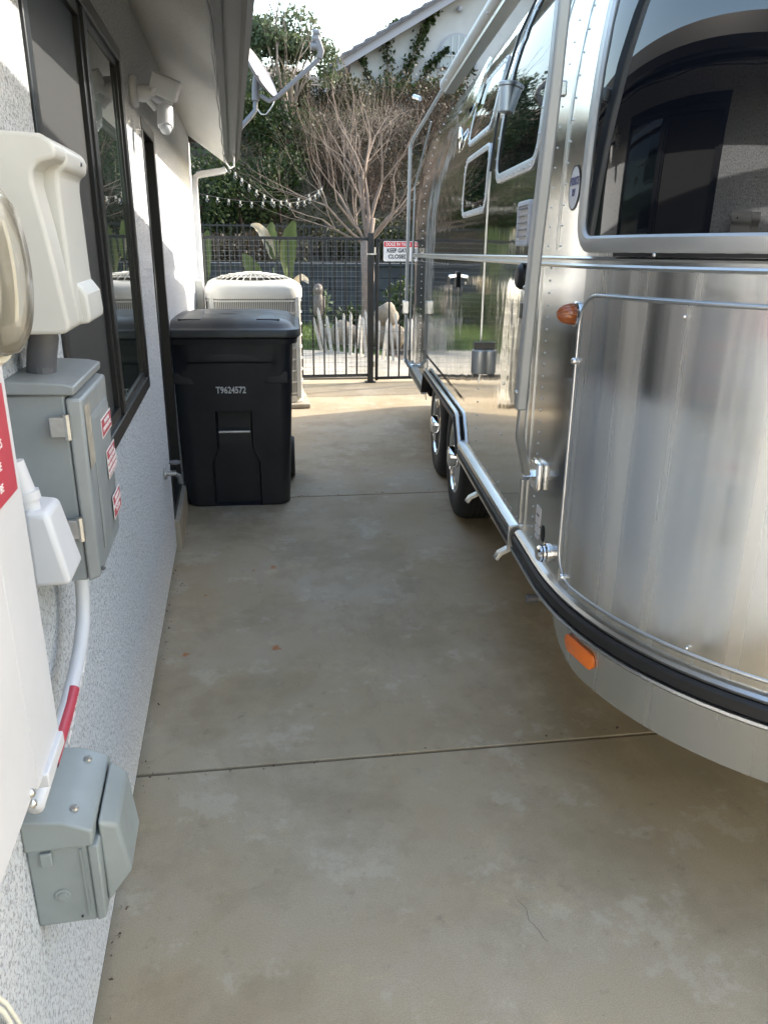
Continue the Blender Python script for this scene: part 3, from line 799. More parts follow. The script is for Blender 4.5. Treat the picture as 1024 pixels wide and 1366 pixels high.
# ================================================================ TRASH CART
bx, by = -.02, 4.70
cart = thing('wheelie_bin', 'large black wheeled trash cart with closed lid and white number', 'trash cart', (bx, by, 0))
YB = math.radians(-4)
RB = Matrix.Translation((bx, by, 0)) @ Matrix.Rotation(YB, 4, 'Z') @ Matrix.Diagonal((1.05, 1, 1, 1))
def rr(w, d, r, n=6):
    out = []
    for (sx, sy, a0) in ((1, 1, 0), (-1, 1, 90), (-1, -1, 180), (1, -1, 270)):
        for i in range(n+1):
            a = math.radians(a0+90*i/n)
            out.append((sx*(w/2-r)+r*math.cos(a), sy*(d/2-r)+r*math.sin(a)))
    return out
def cart_ring(z):
    t = z/1.0
    w = .575+.085*t; d = .60+.13*t
    return rr(w, d, .07, 6)
# body with front recess: rings of points, front side pushed in where the lift pocket and channel are
def cart_body():
    zs = [.0, .012, .04, .14, .27, .30, .36, .40, .50, .568, .580, .66, .74, .80, .850, .862, .93, .985, 1.0]
    mb = MB()
    def ring(z):
        w = .575+.085*z; d = .60+.13*z
        base = rr(w, d, .07, 5); k = 18
        s_ = max(0, min(1, (z-.27)/.09)); hw = .122-.034*s_
        push = .045 if .012 <= z <= .568 else 0
        if .40 < z <= .568: push = .062
        f = -d/2 - (.008 if z > .86 else 0)
        xl = -w/2+.07
        fr = [(xl+(-hw-.010-xl)*i/6, f) for i in range(1, 7)]
        fr += [(-hw, f+push)]+[(-hw+2*hw*i/6, f+push) for i in range(1, 6)]+[(hw, f+push)]
        fr += [(hw+.010+(-xl-hw-.010)*i/6, f) for i in range(0, 6)]
        pts = base[:k]+fr+base[k:]
        if z < .012: pts = [(x*.96, y*.97) for x, y in pts]
        return pts
    idx = []
    for z in zs:
        r_ = ring(z); idx.append((len(mb.v), len(r_)))
        mb.v += [tuple(RB @ Vector((x, y, z))) for x, y in r_]
    for a, b in zip(idx[:-1], idx[1:]):
        for i in range(a[1]): mb.f.append((a[0]+i, a[0]+(i+1) % a[1], b[0]+(i+1) % a[1], b[0]+i))
    mb.f.append(tuple(range(idx[0][0]+idx[0][1]-1, idx[0][0]-1, -1)))
    return mb
body = cart_body().build('body', 'bin', cart, smooth=28)
def RBv(mb): mb.v = [tuple(RB @ Vector(p)) for p in mb.v]; return mb
# moulded ledges on the front
mb = MB()
for (x0, x1, z, s) in ((-.17, .15, .868, 1), (-.305, -.20, .742, 1), (.17, .295, .742, 1)):
    n = 10
    lo = []
    for i in range(n+1):
        x = x0+(x1-x0)*i/n; e = math.sin(math.pi*i/n)**.5 if n else 0
        lo.append((x, e))
    yf = -(.60+.13*z)/2 - (.008 if z > .86 else 0)
    v = []; f = []
    for (x, e) in lo: v += [(x, yf+.001, z+.06), (x, yf-.006*e, z+.004), (x, yf-.005*e, z-.002), (x, yf+.002, z-.004)]
    for i in range(n):
        for k_ in range(3): f.append((i*4+k_, i*4+4+k_, i*4+5+k_, i*4+1+k_))
    mb.add(v, f)
RBv(mb).build('moulded_ledge', 'bin', cart, smooth=30)
RBv(MB().tube([(-.084, -.335, .46), (.084, -.335, .46)], .009, 10)).build('lift_bar', 'galv', cart, smooth=True)
# upper rim
rim = MB()
rings = []
for (z, g) in ((.955, .0), (.958, .022), (.985, .026), (.99, .018), (1.0, .018)):
    rings.append([tuple(RB @ Vector((x, y, z))) for x, y in rr(.655+g*2, .725+g*2, .075)])
nn_ = len(rings[0])
rim.v = [p for r_ in rings for p in r_]
for j in range(len(rings)-1):
    for i in range(nn_): rim.f.append((j*nn_+i, j*nn_+(i+1) % nn_, (j+1)*nn_+(i+1) % nn_, (j+1)*nn_+i))
rim.build('rim', 'bin', cart, smooth=35)
# lid: domed
lid = MB(); rings = []
for (z, w, d, r_) in ((.992, .73, .80, .09), (.998, .742, .812, .095), (1.022, .742, .812, .095), (1.034, .73, .80, .09), (1.040, .69, .76, .09), (1.044, .675, .745, .09), (1.058, .66, .72, .09), (1.075, .60, .66, .10), (1.088, .48, .54, .12), (1.094, .30, .36, .12), (1.096, .06, .06, .02)):
    rings.append([tuple(RB @ Vector((x, y+.01, z))) for x, y in rr(w, d, r_)])
lid.v = [p for r2 in rings for p in r2]; nn_ = len(rings[0])
for j in range(len(rings)-1):
    for i in range(nn_): lid.f.append((j*nn_+i, j*nn_+(i+1) % nn_, (j+1)*nn_+(i+1) % nn_, (j+1)*nn_+i))
lid.f.append(tuple((len(rings)-1)*nn_+i for i in range(nn_))); lid.f.append(tuple(range(nn_-1, -1, -1)))
lido = lid.build('lid', 'bin_lid', cart, smooth=35)
for s in (-1, 1):
    q = MB().prism([(s*.14, -.30), (s*.26, -.30), (s*.265, -.27), (s*.25, -.27), (s*.215, -.02), (s*.15, -.02)], lambda p, t: (p[0], p[1], t+.09*max(0, p[1]+.30)), 1.052, 1.084)
    RBv(q).build('lid_pad', 'bin_lid', lido, bevel=.006)
q = MB(); n = 12
v = []
for i in range(n+1):
    x = -.15+.30*i/n; a = 1-(x/.15)**2
    v += [(x, -.05, 1.078), (x, -.10-.02*a, 1.084+.016*a), (x, -.13-.02*a, 1.078+.014*a), (x, -.14-.02*a, 1.064)]
f = [(i*4+k_, i*4+4+k_, i*4+5+k_, i*4+1+k_) for i in range(n) for k_ in range(3)]
RBv(q.add(v, f)).build('lid_ridge', 'bin_lid', lido, smooth='all')
# wheels and handle at the back
for s in (-1, 1):
    q = MB().lathe([(.03, -.03), (.125, -.03), (.135, -.015), (.135, .015), (.125, .03), (.03, .03)], (s*.29, .30, .135), 'x', 24)
    RBv(q).build('wheel', 'bin_dark', cart, smooth=30)
RBv(MB().tube([(-.28, .38, .95), (-.28, .45, .97), (.28, .45, .97), (.28, .38, .95)], .014, 10)).build('handle', 'bin', cart, smooth=True)
text('T9624572', .052, 'num', cart, RB @ frame_matrix((-.005, -.3475, .70), (1, 0, 0), (0, -.065, 1)), name='serial_number', bold=.0012, xs=.74)

# ================================================================ CONDENSER
ac = thing('air_conditioner', 'round cornered cream air conditioner condenser behind the trash cart', 'air conditioner', (.17, 7.55, 0))
AX, AY, AW = .17, 7.55, .84
MB().box(AX-.47, AX+.47, AY-.47, AY+.47, .003, .045).build('pad', 'patio', ac, bevel=.01)
def acring(w, r): return [(AX+x, AY+y) for x, y in rr(w, w, r, 7)]
def ringmesh(levels):
    mb = MB(); n = len(acring(1, .1))
    for (z, w, r_) in levels: mb.v += [(x, y, z) for x, y in acring(w, r_)]
    for j in range(len(levels)-1):
        for i in range(n): mb.f.append((j*n+i, j*n+(i+1) % n, (j+1)*n+(i+1) % n, (j+1)*n+i))
    return mb, n
mb, n = ringmesh([(.10, .74, .12), (1.0, .74, .12)]); mb.build('coil', 'ac_dark', ac, smooth=50)
mb, n = ringmesh([(.045, .80, .14), (.05, AW, .15), (.11, AW, .15), (.115, .80, .14)]); mb.build('base_band', 'ac_white', ac, smooth=35)
mb, n = ringmesh([(.985, .79, .15), (.985, AW+.01, .16), (1.0, AW+.018, .165), (1.07, AW+.018, .165), (1.10, AW-.01, .16), (1.125, AW-.10, .16), (1.135, AW-.16, .15), (1.13, AW-.18, .14)])
mb.build('top_cap', 'ac_white', ac, smooth=50)
# domed fan grille
ng = 34
gr = None
for i in range(ng):
    a = 2*math.pi*i/ng
    pts = []
    for k_ in range(7):
        r_ = .36*(1-k_/6*.78); pts.append((r_*math.cos(a), r_*math.sin(a), 1.128+.052*(1-(r_/.36)**2)**.7*1.2))
    o = MB().tube([(AX+x, AY+y, z) for x, y, z in pts], .0032, 5).build('grille_wire', 'ac_white', ac)
for r_ in (.355, .29, .22, .15, .085):
    z = 1.130+.0624*(max(0, 1-(r_/.36)**2))**.7
    MB().tube([(AX+r_*math.cos(2*math.pi*i/32), AY+r_*math.sin(2*math.pi*i/32), z) for i in range(33)], .0035, 5, cap=False).build('grille_ring', 'ac_white', ac)
MB().lathe([(.09, 0), (.085, .012), (.001, .016)], (AX, AY, 1.185), 'z', 20).build('motor_cap', 'ac_white', ac, smooth=30)
MB().lathe([(.35, 0), (.001, .001)], (AX, AY, 1.09), 'z', 24).build('fan_well', 'ac_dark', ac)
# horizontal bars
for k_ in range(9):
    z = .985-.02-k_*.104
    mb, n = ringmesh([(z-.007, AW-.012, .15), (z-.007, AW+.004, .155), (z+.007, AW+.004, .155), (z+.007, AW-.012, .15), (z-.007, AW-.012, .15)])
    mb.build('grille_bar', 'ac_white', ac, smooth=35)
# vertical slats round the cabinet, past counting
mb = MB()
base = rr(AW-.010, AW-.010, .15, 7)
per = []
for i in range(len(base)):
    a = Vector((*base[i], 0)); b = Vector((*base[(i+1) % len(base)], 0)); L_ = (b-a).length
    m_ = max(1, int(L_/.0165))
    for t in range(m_): per.append((a.lerp(b, t/m_), (b-a).normalized()))
for (p, t) in per:
    nrm = Vector((t.y, -t.x, 0))
    q0 = p - t*.0035; q1 = p + t*.0035; q2 = p - nrm*.012
    mb.add([(AX+q.x, AY+q.y, z) for z in (.11, .985) for q in (q0, q1, q2)], [(0, 1, 4, 3), (1, 2, 5, 4), (2, 0, 3, 5)])
mb.build('louvre_slats', 'ac_white', ac, kind='stuff')
for (sx, sy) in ((1, 1), (1, -1), (-1, 1), (-1, -1)):
    MB().box(AX+sx*.375-.02, AX+sx*.375+.02, AY+sy*.375-.02, AY+sy*.375+.02, .08, 1.0).build('corner_post', 'ac_white', ac, bevel=.006)

# ================================================================ FENCE AND GATE
GY = 8.36
def bars(parent, xs, z0, z1, y, w=.016):
    src = None
    for x in xs:
        if src is None:
            src = MB().box(-w/2, w/2, -w/2, w/2, z0, z1).build('bar', 'black_metal')
            src.parent = parent; src.location = Vector((x, y, 0))-ORIG[parent.name]; ORIG[src.name] = ORIG[parent.name]
        else: inst(src, parent, (x, y, 0))
fl = thing('mesh_fence', 'black metal bar fence panel with wire mesh behind the air conditioner', 'fence', (.55, GY, 0))
MB().box(-.33, 1.385, GY-.014, GY+.014, 1.475, 1.505).build('top_rail', 'black_metal', fl, bevel=.002)
MB().box(-.33, 1.385, GY-.014, GY+.014, .065, .095).build('bottom_rail', 'black_metal', fl, bevel=.002)
MB().box(-.335, -.285, GY-.02, GY+.02, 0, 1.53).build('post', 'black_metal', fl, bevel=.002)
MB().box(1.385, 1.445, GY-.03, GY+.03, 0, 1.55).build('post', 'black_metal', fl, bevel=.002)
MB().box(1.36, 1.47, GY-.045, GY+.045, 0, .012).build('base_plate', 'black_metal', fl)
bars(fl, [1.385-.118*(k_+1)+.0 for k_ in range(14)], .09, 1.48, GY)
mb = MB()
def grid_mesh(mb, x0, x1, z0, z1, y, s=.05, r=.0013):
    x = x0
    while x < x1: mb.box(x-r, x+r, y-r, y+r, z0, z1); x += s
    z = z0
    while z < z1: mb.box(x0, x1, y-r*2.1, y-r*.1, z-r, z+r); z += s
grid_mesh(mb, -.28, 1.38, .08, 1.48, GY-.022, .0495, .0011)
mb.build('wire_mesh', 'wire', fl, kind='stuff')
gt = thing('metal_gate', 'narrow black metal bar gate hung on the post beside the trailer', 'gate', (1.8, GY, 0))
MB().box(1.485, 2.45, GY-.014, GY+.014, 1.46, 1.49).build('top_rail', 'black_metal', gt, bevel=.002)
MB().box(1.485, 2.45, GY-.014, GY+.014, .03, .06).build('bottom_rail', 'black_metal', gt, bevel=.002)
MB().box(1.470, 1.50, GY-.014, GY+.014, .02, 1.50).build('stile', 'black_metal', gt, bevel=.002)
MB().box(2.45, 2.48, GY-.014, GY+.014, .02, 1.50).build('stile', 'black_metal', gt, bevel=.002)
bars(gt, [1.50+.118*(k_+1) for k_ in range(8)], .05, 1.47, GY)
for z in (1.38, .2):
    MB().tube([(1.455, GY-.02, z-.03), (1.455, GY-.02, z+.03)], .010, 8).build('hinge', 'galv', gt)
MB().box(1.37, 1.47, GY-.04, GY-.03, 1.335, 1.35).build('latch', 'galv', gt)
f2 = thing('fence_section', 'black metal bar fence behind the far end of the trailer', 'fence', (3.6, GY, 0))
MB().box(2.55, 6.0, GY-.014, GY+.014, 1.46, 1.49).build('top_rail', 'black_metal', f2)
MB().box(2.55, 6.0, GY-.014, GY+.014, .06, .09).build('bottom_rail', 'black_metal', f2)
MB().box(2.50, 2.55, GY-.025, GY+.025, 0, 1.55).build('post', 'black_metal', f2)
bars(f2, [2.55+.118*(k_+1) for k_ in range(28)], .08, 1.47, GY)
# sign
sg = thing('warning_sign', 'white and red metal sign about dogs and the gate hung on the bars', 'sign', (1.73, GY-.03, 1.37))
q = rr(.31, .20, .015, 4)
MB().prism([(1.70+x, 1.372+y) for x, y in q], lambda p, t: (p[0], t, p[1]), GY-.026, GY-.022).build('plate', 'sign_white', sg)
MB().prism([(1.70+x, 1.440+y) for x, y in rr(.298, .05, .008, 3)], lambda p, t: (p[0], t, p[1]), GY-.0275, GY-.0262).build('header', 'sign_red', sg)
text('DOGS IN YARD', .046, 'sign_white', sg, frame_matrix((1.70, GY-.028, 1.440), (1, 0, 0), (0, 0, 1)), bold=.001, xs=.82)
text('KEEP GATE', .056, 'ink', sg, frame_matrix((1.70, GY-.0275, 1.378), (1, 0, 0), (0, 0, 1)), bold=.0015, xs=.86)
text('CLOSED', .056, 'ink', sg, frame_matrix((1.70, GY-.0275, 1.318), (1, 0, 0), (0, 0, 1)), bold=.0015, xs=1.0)

# ================================================================ TRAVEL TRAILER (local frame: x inward from the near side, y to the rear, z up)
A, T = math.radians(7.5), math.radians(1.1)
nv = Vector((math.cos(A), -math.sin(A), 0)); vv = Vector((math.sin(A), math.cos(A), 0))
vt = vv*math.cos(T) - Vector((0, 0, 1))*math.sin(T); zt = nv.cross(vt)
PV = nv*.60 + vv*4.3
tr = thing('travel_trailer', 'polished aluminium travel trailer with rounded riveted body parked on the driveway', 'travel trailer')
mt = Matrix((nv, vt, zt)).transposed().to_4x4(); mt.translation = PV - vt*4.3
tr.matrix_world = mt
ORIG[tr.name] = Vector((0, 0, 0))
HW, VS, LF, VR, LR, PE = 1.22, 2.15, 1.05, 6.5, 1.05, 2.4
ZB, ZR = 1.43, 1.32
# plan outline table for the front (u = VS down to negative)
tab = [(0.0, 0.0, VS)]; s_ = 0
pv_ = (0.0, VS)
for i in range(1, 401):
    a = math.pi*i/400
    c, s = math.cos(a), math.sin(a)
    x = HW - HW*math.copysign(abs(c)**(2/PE), c); y = VS - LF*abs(s)**(2/PE)
    s_ += math.hypot(x-pv_[0], y-pv_[1]); pv_ = (x, y); tab.append((s_, x, y))
TS = np.array([t[0] for t in tab]); TX = np.array([t[1] for t in tab]); TY = np.array([t[2] for t in tab])
tab = [(0.0, 0.0, VR)]; s_ = 0; pv_ = (0.0, VR)
for i in range(1, 401):
    a = math.pi*i/400
    c, s = math.cos(a), math.sin(a)
    x = HW - HW*math.copysign(abs(c)**(2/PE), c); y = VR + LR*abs(s)**(2/PE)
    s_ += math.hypot(x-pv_[0], y-pv_[1]); pv_ = (x, y); tab.append((s_, x, y))
RS = np.array([t[0] for t in tab]); RX = np.array([t[1] for t in tab]); RY = np.array([t[2] for t in tab])
def kw(z, p=3.0):
    if z <= ZB: return 1.0
    t = min(1, (z-ZB)/ZR); return max(0, 1-t**p)**(1/p)
def kf(z):
    if z <= 1.45: return 1.0
    t = min(1, (z-1.45)/(ZR-.02)); return max(0, 1-t**3.0)**(1/3.0)
def P0(u, z):
    if u < VS:
        x = np.interp(VS-u, TS, TX); y = np.interp(VS-u, TS, TY)
        y = VS-(VS-y)*kf(z)
    elif u > VR:
        x = np.interp(u-VR, RS, RX); y = np.interp(u-VR, RS, RY)
        y = VR+(y-VR)*kf(z)
    else: x, y = 0.0, u
    return Vector((HW+(x-HW)*kw(z), y, z))
def P(u, z, off=0.0):
    p = P0(u, z)
    if off == 0: return p
    e = .004
    du = P0(u+e, z)-P0(u-e, z); dz = P0(u, z+e)-P0(u, z-e)
    n = dz.cross(du).normalized()
    if n.x > 0 and u > VS-.3 and u < VR+.3: n = -n
    return p + n*off
FEND = VS-TS[-1]; REND = VR+RS[-1]

def ulist(u0, u1, step=.06):
    out = [u0]; u = u0
    while u < u1-1e-6:
        st = step if (u < VS+.05 or u > VR-.05) else .25
        u = min(u1, u+st); out.append(u)
    return out
ZS = [.50, .62, .8, 1.0, 1.2, 1.3, 1.38, 1.43]+[ZB+ZR*math.sin(math.radians(a)) for a in range(6, 90, 4)]+[ZB+ZR*.9995]
def shell(u0, u1, zs, off=0.0, us=None):
    us = us or ulist(u0, u1); mb = MB()
    for u in us:
        for z in zs: mb.v.append(tuple(P(u, z, off)))
    n = len(zs)
    for i in range(len(us)-1):
        for j in range(n-1): mb.f.append((i*n+j, (i+1)*n+j, (i+1)*n+j+1, i*n+j+1))
    return mb
seams = [FEND, -1.2, .15, 1.95, 2.42, 3.33, 5.9, 6.75, 8.1, REND]
mats = ['alu_brush', 'alu_front', 'alu_front', 'alu_brush', 'alu_mirror', 'alu_mirror', 'alu_mirror', 'alu_mirror', 'alu_mirror']
for (a, b, m_) in zip(seams[:-1], seams[1:], mats):
    if b > VS and a < VR and m_ == 'alu_mirror' and a >= 2.4 and b <= 6.8:
        # leave the wheel arch open
        us = sorted(set([round(x, 4) for x in ulist(a, b)] + [x for x in (3.72, 3.78, 5.40, 5.46) if a < x < b]))
        zs = [.46, .60]+ZS[2:]
        mb = MB(); n = len(zs)
        for u in us:
            for z in zs: mb.v.append(tuple(P(u, z)))
        for i in range(len(us)-1):
            for j in range(n-1):
                if j == 0 and us[i] >= 3.71 and us[i+1] <= 5.47: continue
                mb.f.append((i*n+j, (i+1)*n+j, (i+1)*n+j+1, i*n+j+1))
    else:
        mb = shell(a, b, ZS)
    mb.build('body_panel', m_, tr, smooth='all', local=True)
# far side of the body
us = [VS+(VR-VS)*i/10 for i in range(11)]
mb = MB(); n = len(ZS)
for u in us:
    for z in ZS: mb.v.append((2*HW-P0(u, z).x, u, z))
for i in range(10):
    for j in range(n-1): mb.f.append((i*n+j, i*n+j+1, (i+1)*n+j+1, (i+1)*n+j))
mb.build('body_panel', 'alu_mirror', tr, smooth='all', local=True)
# chassis and dark floor pan
MB().box(.25, 2.2, 1.5, 7.2, .34, .49).build('chassis', 'under', tr, local=True)
MB().prism([(P(u, .45, -.03).x, P(u, .45, -.03).y) for u in ulist(FEND+.02, VS, .12)]+[(.03, 3.7), (.25, 3.72), (.25, 5.46), (.03, 5.48)]+[(P(u, .45, -.03).x, P(u, .45, -.03).y) for u in ulist(VR, REND-.02, .12)],
           lambda p, t: (p[0], p[1], t), .455, .50).build('floor_pan', 'under', tr, local=True)
MB().box(.25, .27, 3.7, 5.5, .4, .95).build('wheel_well_liner', 'under', tr, local=True)
MB().box(-.0, .27, 3.7, 5.5, .74, .76).build('wheel_well_liner', 'under', tr, local=True)

def sweep(prof, us, name, m, smooth=30, parent=None):
    """prof: (z, off) closed"""
    mb = MB(); n = len(prof)
    for u in us:
        for (z, o) in prof: mb.v.append(tuple(P(u, z, o)))
    for i in range(len(us)-1):
        for j in range(n): mb.f.append((i*n+j, i*n+(j+1) % n, (i+1)*n+(j+1) % n, (i+1)*n+j))
    mb.f.append(tuple(range(n))); mb.f.append(tuple((len(us)-1)*n+j for j in range(n)))
    return mb.build(name, m, parent or tr, smooth=smooth, local=True)
# belt rail
sweep([(1.404, 0), (1.406, .010), (1.411, .013), (1.416, .010), (1.424, .010), (1.429, .013), (1.433, .009), (1.4335, 0)], ulist(-2.2, 6.9), 'belt_rail', 'alu_trim')
# rub rail: chrome, black, chrome
sweep([(.530, 0), (.532, .016), (.540, .019), (.547, .012), (.550, 0)], ulist(-2.2, 2.40), 'rub_rail_trim', 'alu_trim')
sweep([(.490, 0), (.490, .020), (.497, .026), (.522, .026), (.529, .018), (.529, 0)], ulist(-2.2, 2.40), 'rub_rail_rubber', 'rubber')
sweep([(.478, -.01), (.478, .030), (.484, .034), (.4895, .030), (.4895, -.01)], ulist(-2.2, 2.40), 'rub_rail_trim', 'alu_trim')
for (a, b) in ((2.43, 3.70), (5.50, 6.7)):
    sweep([(.516, 0), (.518, .022), (.528, .028), (.542, .024), (.552, .010), (.556, 0)], ulist(a, b), 'rub_rail_trim', 'alu_trim')
    sweep([(.482, 0), (.482, .024), (.488, .030), (.508, .030), (.515, .022), (.515, 0)], ulist(a, b), 'rub_rail_rubber', 'rubber')
    sweep([(.468, -.01), (.468, .026), (.474, .031), (.481, .028), (.481, -.01)], ulist(a, b), 'rub_rail_trim', 'alu_trim')
MB().box(-.034, .0, 2.425, 2.438, .468, .556).build('rail_end_cap', 'alu_trim', tr, local=True, bevel=.003)
# wheel arch trim: trapezoid moulding
arch = [(3.66, .50), (3.80, .66), (5.38, .67), (5.54, .50)]
mb = MB()
mb.bar([(-.018, v_, z_) for v_, z_ in ((3.66, .50), (3.70, .545), (3.80, .655), (3.84, .668), (5.34, .672), (5.38, .66), (5.50, .54), (5.54, .50))], .018, .014, Vector((1, 0, 0)))
mb.build('wheel_arch_trim', 'alu_trim', tr, smooth=30, local=True, bevel=.004)
mb = MB()
mb.bar([(-.012, v_, z_) for v_, z_ in ((3.70, .49), (3.83, .638), (5.35, .645), (5.49, .49))], .045, .02, Vector((1, 0, 0)))
mb.build('wheel_arch_lining', 'rubber', tr, local=True)
# skirt wrapping the front below the rail
zs_ = [.475, .44, .40, .36, .335, .325]
mb = MB(); us = ulist(-2.0, 2.02, .05)
for u in us:
    e = max(0, min(1, (2.02-u)/.22)); e = math.sqrt(max(0, 1-(1-e)**2))
    for z in zs_:
        zz = .475-(.475-z)*e
        mb.v.append(tuple(P(u, .475, -.012-.03*(.475-zz)) + Vector((0, 0, zz-.475))))
n = len(zs_)
for i in range(len(us)-1):
    for j in range(n-1): mb.f.append((i*n+j, (i+1)*n+j, (i+1)*n+j+1, i*n+j+1))
sk = mb.build('front_skirt', 'alu_front', tr, smooth='all', local=True)
pts = []
for u in us:
    e = max(0, min(1, (2.02-u)/.22)); e = math.sqrt(max(0, 1-(1-e)**2)); zz = .475-.15*e
    pts.append(P(u, .475, -.012-.03*(.475-zz)) + Vector((0, 0, zz-.475)))
MB().tube(pts, .006, 6).build('skirt_edge', 'alu_satin', sk, smooth='all', local=True)
# side skirt behind wheels
sweep([(.40, -.03), (.40, -.025), (.478, -.01), (.478, -.016)], ulist(5.65, 6.9), 'rear_skirt', 'alu_mirror')

def rrect(u0, u1, z0, z1, r, n=5, seg=.06):
    pts = []
    for (cu, cz, a0) in ((u1-r, z1-r, 0), (u0+r, z1-r, 90), (u0+r, z0+r, 180), (u1-r, z0+r, 270)):
        for i in range(n+1):
            a = math.radians(a0+90*i/n); pts.append((cu+r*math.cos(a), cz+r*math.sin(a)))
    out = []
    for i, p in enumerate(pts):
        q = pts[(i+1) % len(pts)]; L_ = math.hypot(p[0]-q[0], p[1]-q[1]); k_ = max(1, int(L_/seg))
        for t in range(k_): out.append((p[0]+(q[0]-p[0])*t/k_, p[1]+(q[1]-p[1])*t/k_))
    return out
def patch(name, u0, u1, z0, z1, r, off, m, parent=None, base=0.0, smooth='all', **tg):
    """rounded panel lying on the shell at height off with a rim down to base"""
    us = sorted(set([u0+r*(1-math.cos(math.radians(a))) for a in (0, 10, 25, 45, 65, 90)]+[u1-r*(1-math.cos(math.radians(a))) for a in (0, 10, 25, 45, 65, 90)]+[u for u in ulist(u0+r, u1-r, .05)]))
    M_ = 10; mb = MB()
    def zr(u):
        c = 0
        if u < u0+r: c = r-math.sqrt(max(0, r*r-(u0+r-u)**2))
        if u > u1-r: c = r-math.sqrt(max(0, r*r-(u-u1+r)**2))
        return z0+c, z1-c
    cols = []
    for u in us:
        a, b = zr(u); cols.append([P(u, a+(b-a)*j/M_, off) for j in range(M_+1)])
    for c in cols: mb.v += [tuple(p) for p in c]
    n = M_+1
    for i in range(len(us)-1):
        for j in range(M_): mb.f.append((i*n+j, (i+1)*n+j, (i+1)*n+j+1, i*n+j+1))
    # rim
    loop = [(i, 0) for i in range(len(us))]+[(len(us)-1, j) for j in range(1, n)]+[(i, M_) for i in range(len(us)-2, -1, -1)]+[(0, j) for j in range(M_-1, 0, -1)]
    s = len(mb.v)
    for (i, j) in loop:
        a, b = zr(us[i]); mb.v.append(tuple(P(us[i], a+(b-a)*j/M_, base)))
    for k_ in range(len(loop)):
        i, j = loop[k_]; i2, j2 = loop[(k_+1) % len(loop)]
        mb.f.append((i*n+j, i2*n+j2, s+(k_+1) % len(loop), s+k_))
    return mb.build(name, m, parent or tr, smooth=50 if smooth == 'all' else smooth, local=True, **tg)
def frame(name, u0, u1, z0, z1, r, w, off, m, parent=None):
    o = rrect(u0, u1, z0, z1, r); i_ = rrect(u0+w, u1-w, z0+w, z1-w, max(.005, r-w))
    # match counts by resampling the inner one along angle: use same parametrisation
    def res(pts, n):
        L_ = [0]
        for k_ in range(len(pts)): L_.append(L_[-1]+math.dist(pts[k_], pts[(k_+1) % len(pts)]))
        xs = [p[0] for p in pts]+[pts[0][0]]; ys = [p[1] for p in pts]+[pts[0][1]]
        return [(float(np.interp(L_[-1]*t/n, L_, xs)), float(np.interp(L_[-1]*t/n, L_, ys))) for t in range(n)]
    cu, cz = (u0+u1)/2, (z0+z1)/2
    inn = []
    for (u, z) in o:                                   # shrink each outer point inward along the corner normal
        au = max(u0+r, min(u1-r, u)); az = max(z0+r, min(z1-r, z))
        d = math.hypot(u-au, z-az) or 1
        inn.append((u-(u-au)/d*w, z-(z-az)/d*w))
    n = len(o); mb = MB()
    for (pts, of) in ((o, 0.0), (o, off*.8), ([(a[0]*.85+b[0]*.15, a[1]*.85+b[1]*.15) for a, b in zip(o, inn)], off), ([(a[0]*.15+b[0]*.85, a[1]*.15+b[1]*.85) for a, b in zip(o, inn)], off), (inn, off*.7), (inn, 0.0)):
        mb.v += [tuple(P(u, z, of)) for u, z in pts]
    for j in range(5):
        for i in range(n): mb.f.append((j*n+i, j*n+(i+1) % n, (j+1)*n+(i+1) % n, (j+1)*n+i))
    return mb.build(name, m, parent or tr, smooth=40, local=True)
rv = MB()
def rivet(u, z, r=.0042, off=0.0): 
    p = P(u, z, off); rv.sphere(p, r, 6, 4)
def rivet_line(u0, z0, u1, z1, step=.04, r=.0042, off=0.0):
    L_ = math.hypot(u1-u0, z1-z0); n = max(1, int(L_/step))
    for i in range(n+1): rivet(u0+(u1-u0)*i/n, z0+(z1-z0)*i/n, r, off)

def side_window(u0, u1, z0, z1, r, w=.026, off=.007):
    f = frame('window', u0, u1, z0, z1, r, w, off, 'alu_satin')
    patch('glass', u0+w-.004, u1-w+.004, z0+w-.004, z1-w+.004, max(.01, r-w), .0045, 'side_glass', f)
    for (u, z) in rrect(u0+w*.35, u1-w*.35, z0+w*.35, z1-w*.35, r-.01, 3, .07): rivet(u, z, .0045, off)
    return f
side_window(3.36, 4.02, 1.60, 1.87, .07)             # lower small window
side_window(3.42, 4.05, 1.92, 2.20, .07)             # upper small window
side_window(2.50, 3.20, 1.69, 2.45, .09, .034)       # large window
MB().bar([P(3.215, z, .02) for z in (1.74, 1.9, 2.05, 2.2, 2.35, 2.45)], .012, .01).build('window_rail', 'black_frame', tr, local=True)
# front wrap-around window
fw_ = frame('front_window', -.85, 1.99, 1.442, 2.42, .075, .038, .020, 'alu_satin')
patch('glass', -.85+.035, 1.955, 1.477, 2.385, .045, .012, 'dark_window', fw_)
sweep([(1.434, .002), (1.434, .016), (1.446, .016), (1.446, .002)], ulist(-.8, 1.80, .05), 'window_hinge_gap', 'rubber', parent=fw_)
for u in (1.66, 1.30, .9, .5):
    MB().sphere(P(u, 1.438, .018), .005, 8, 5).build('hinge_stud', 'alu_trim', fw_, local=True, smooth='all')
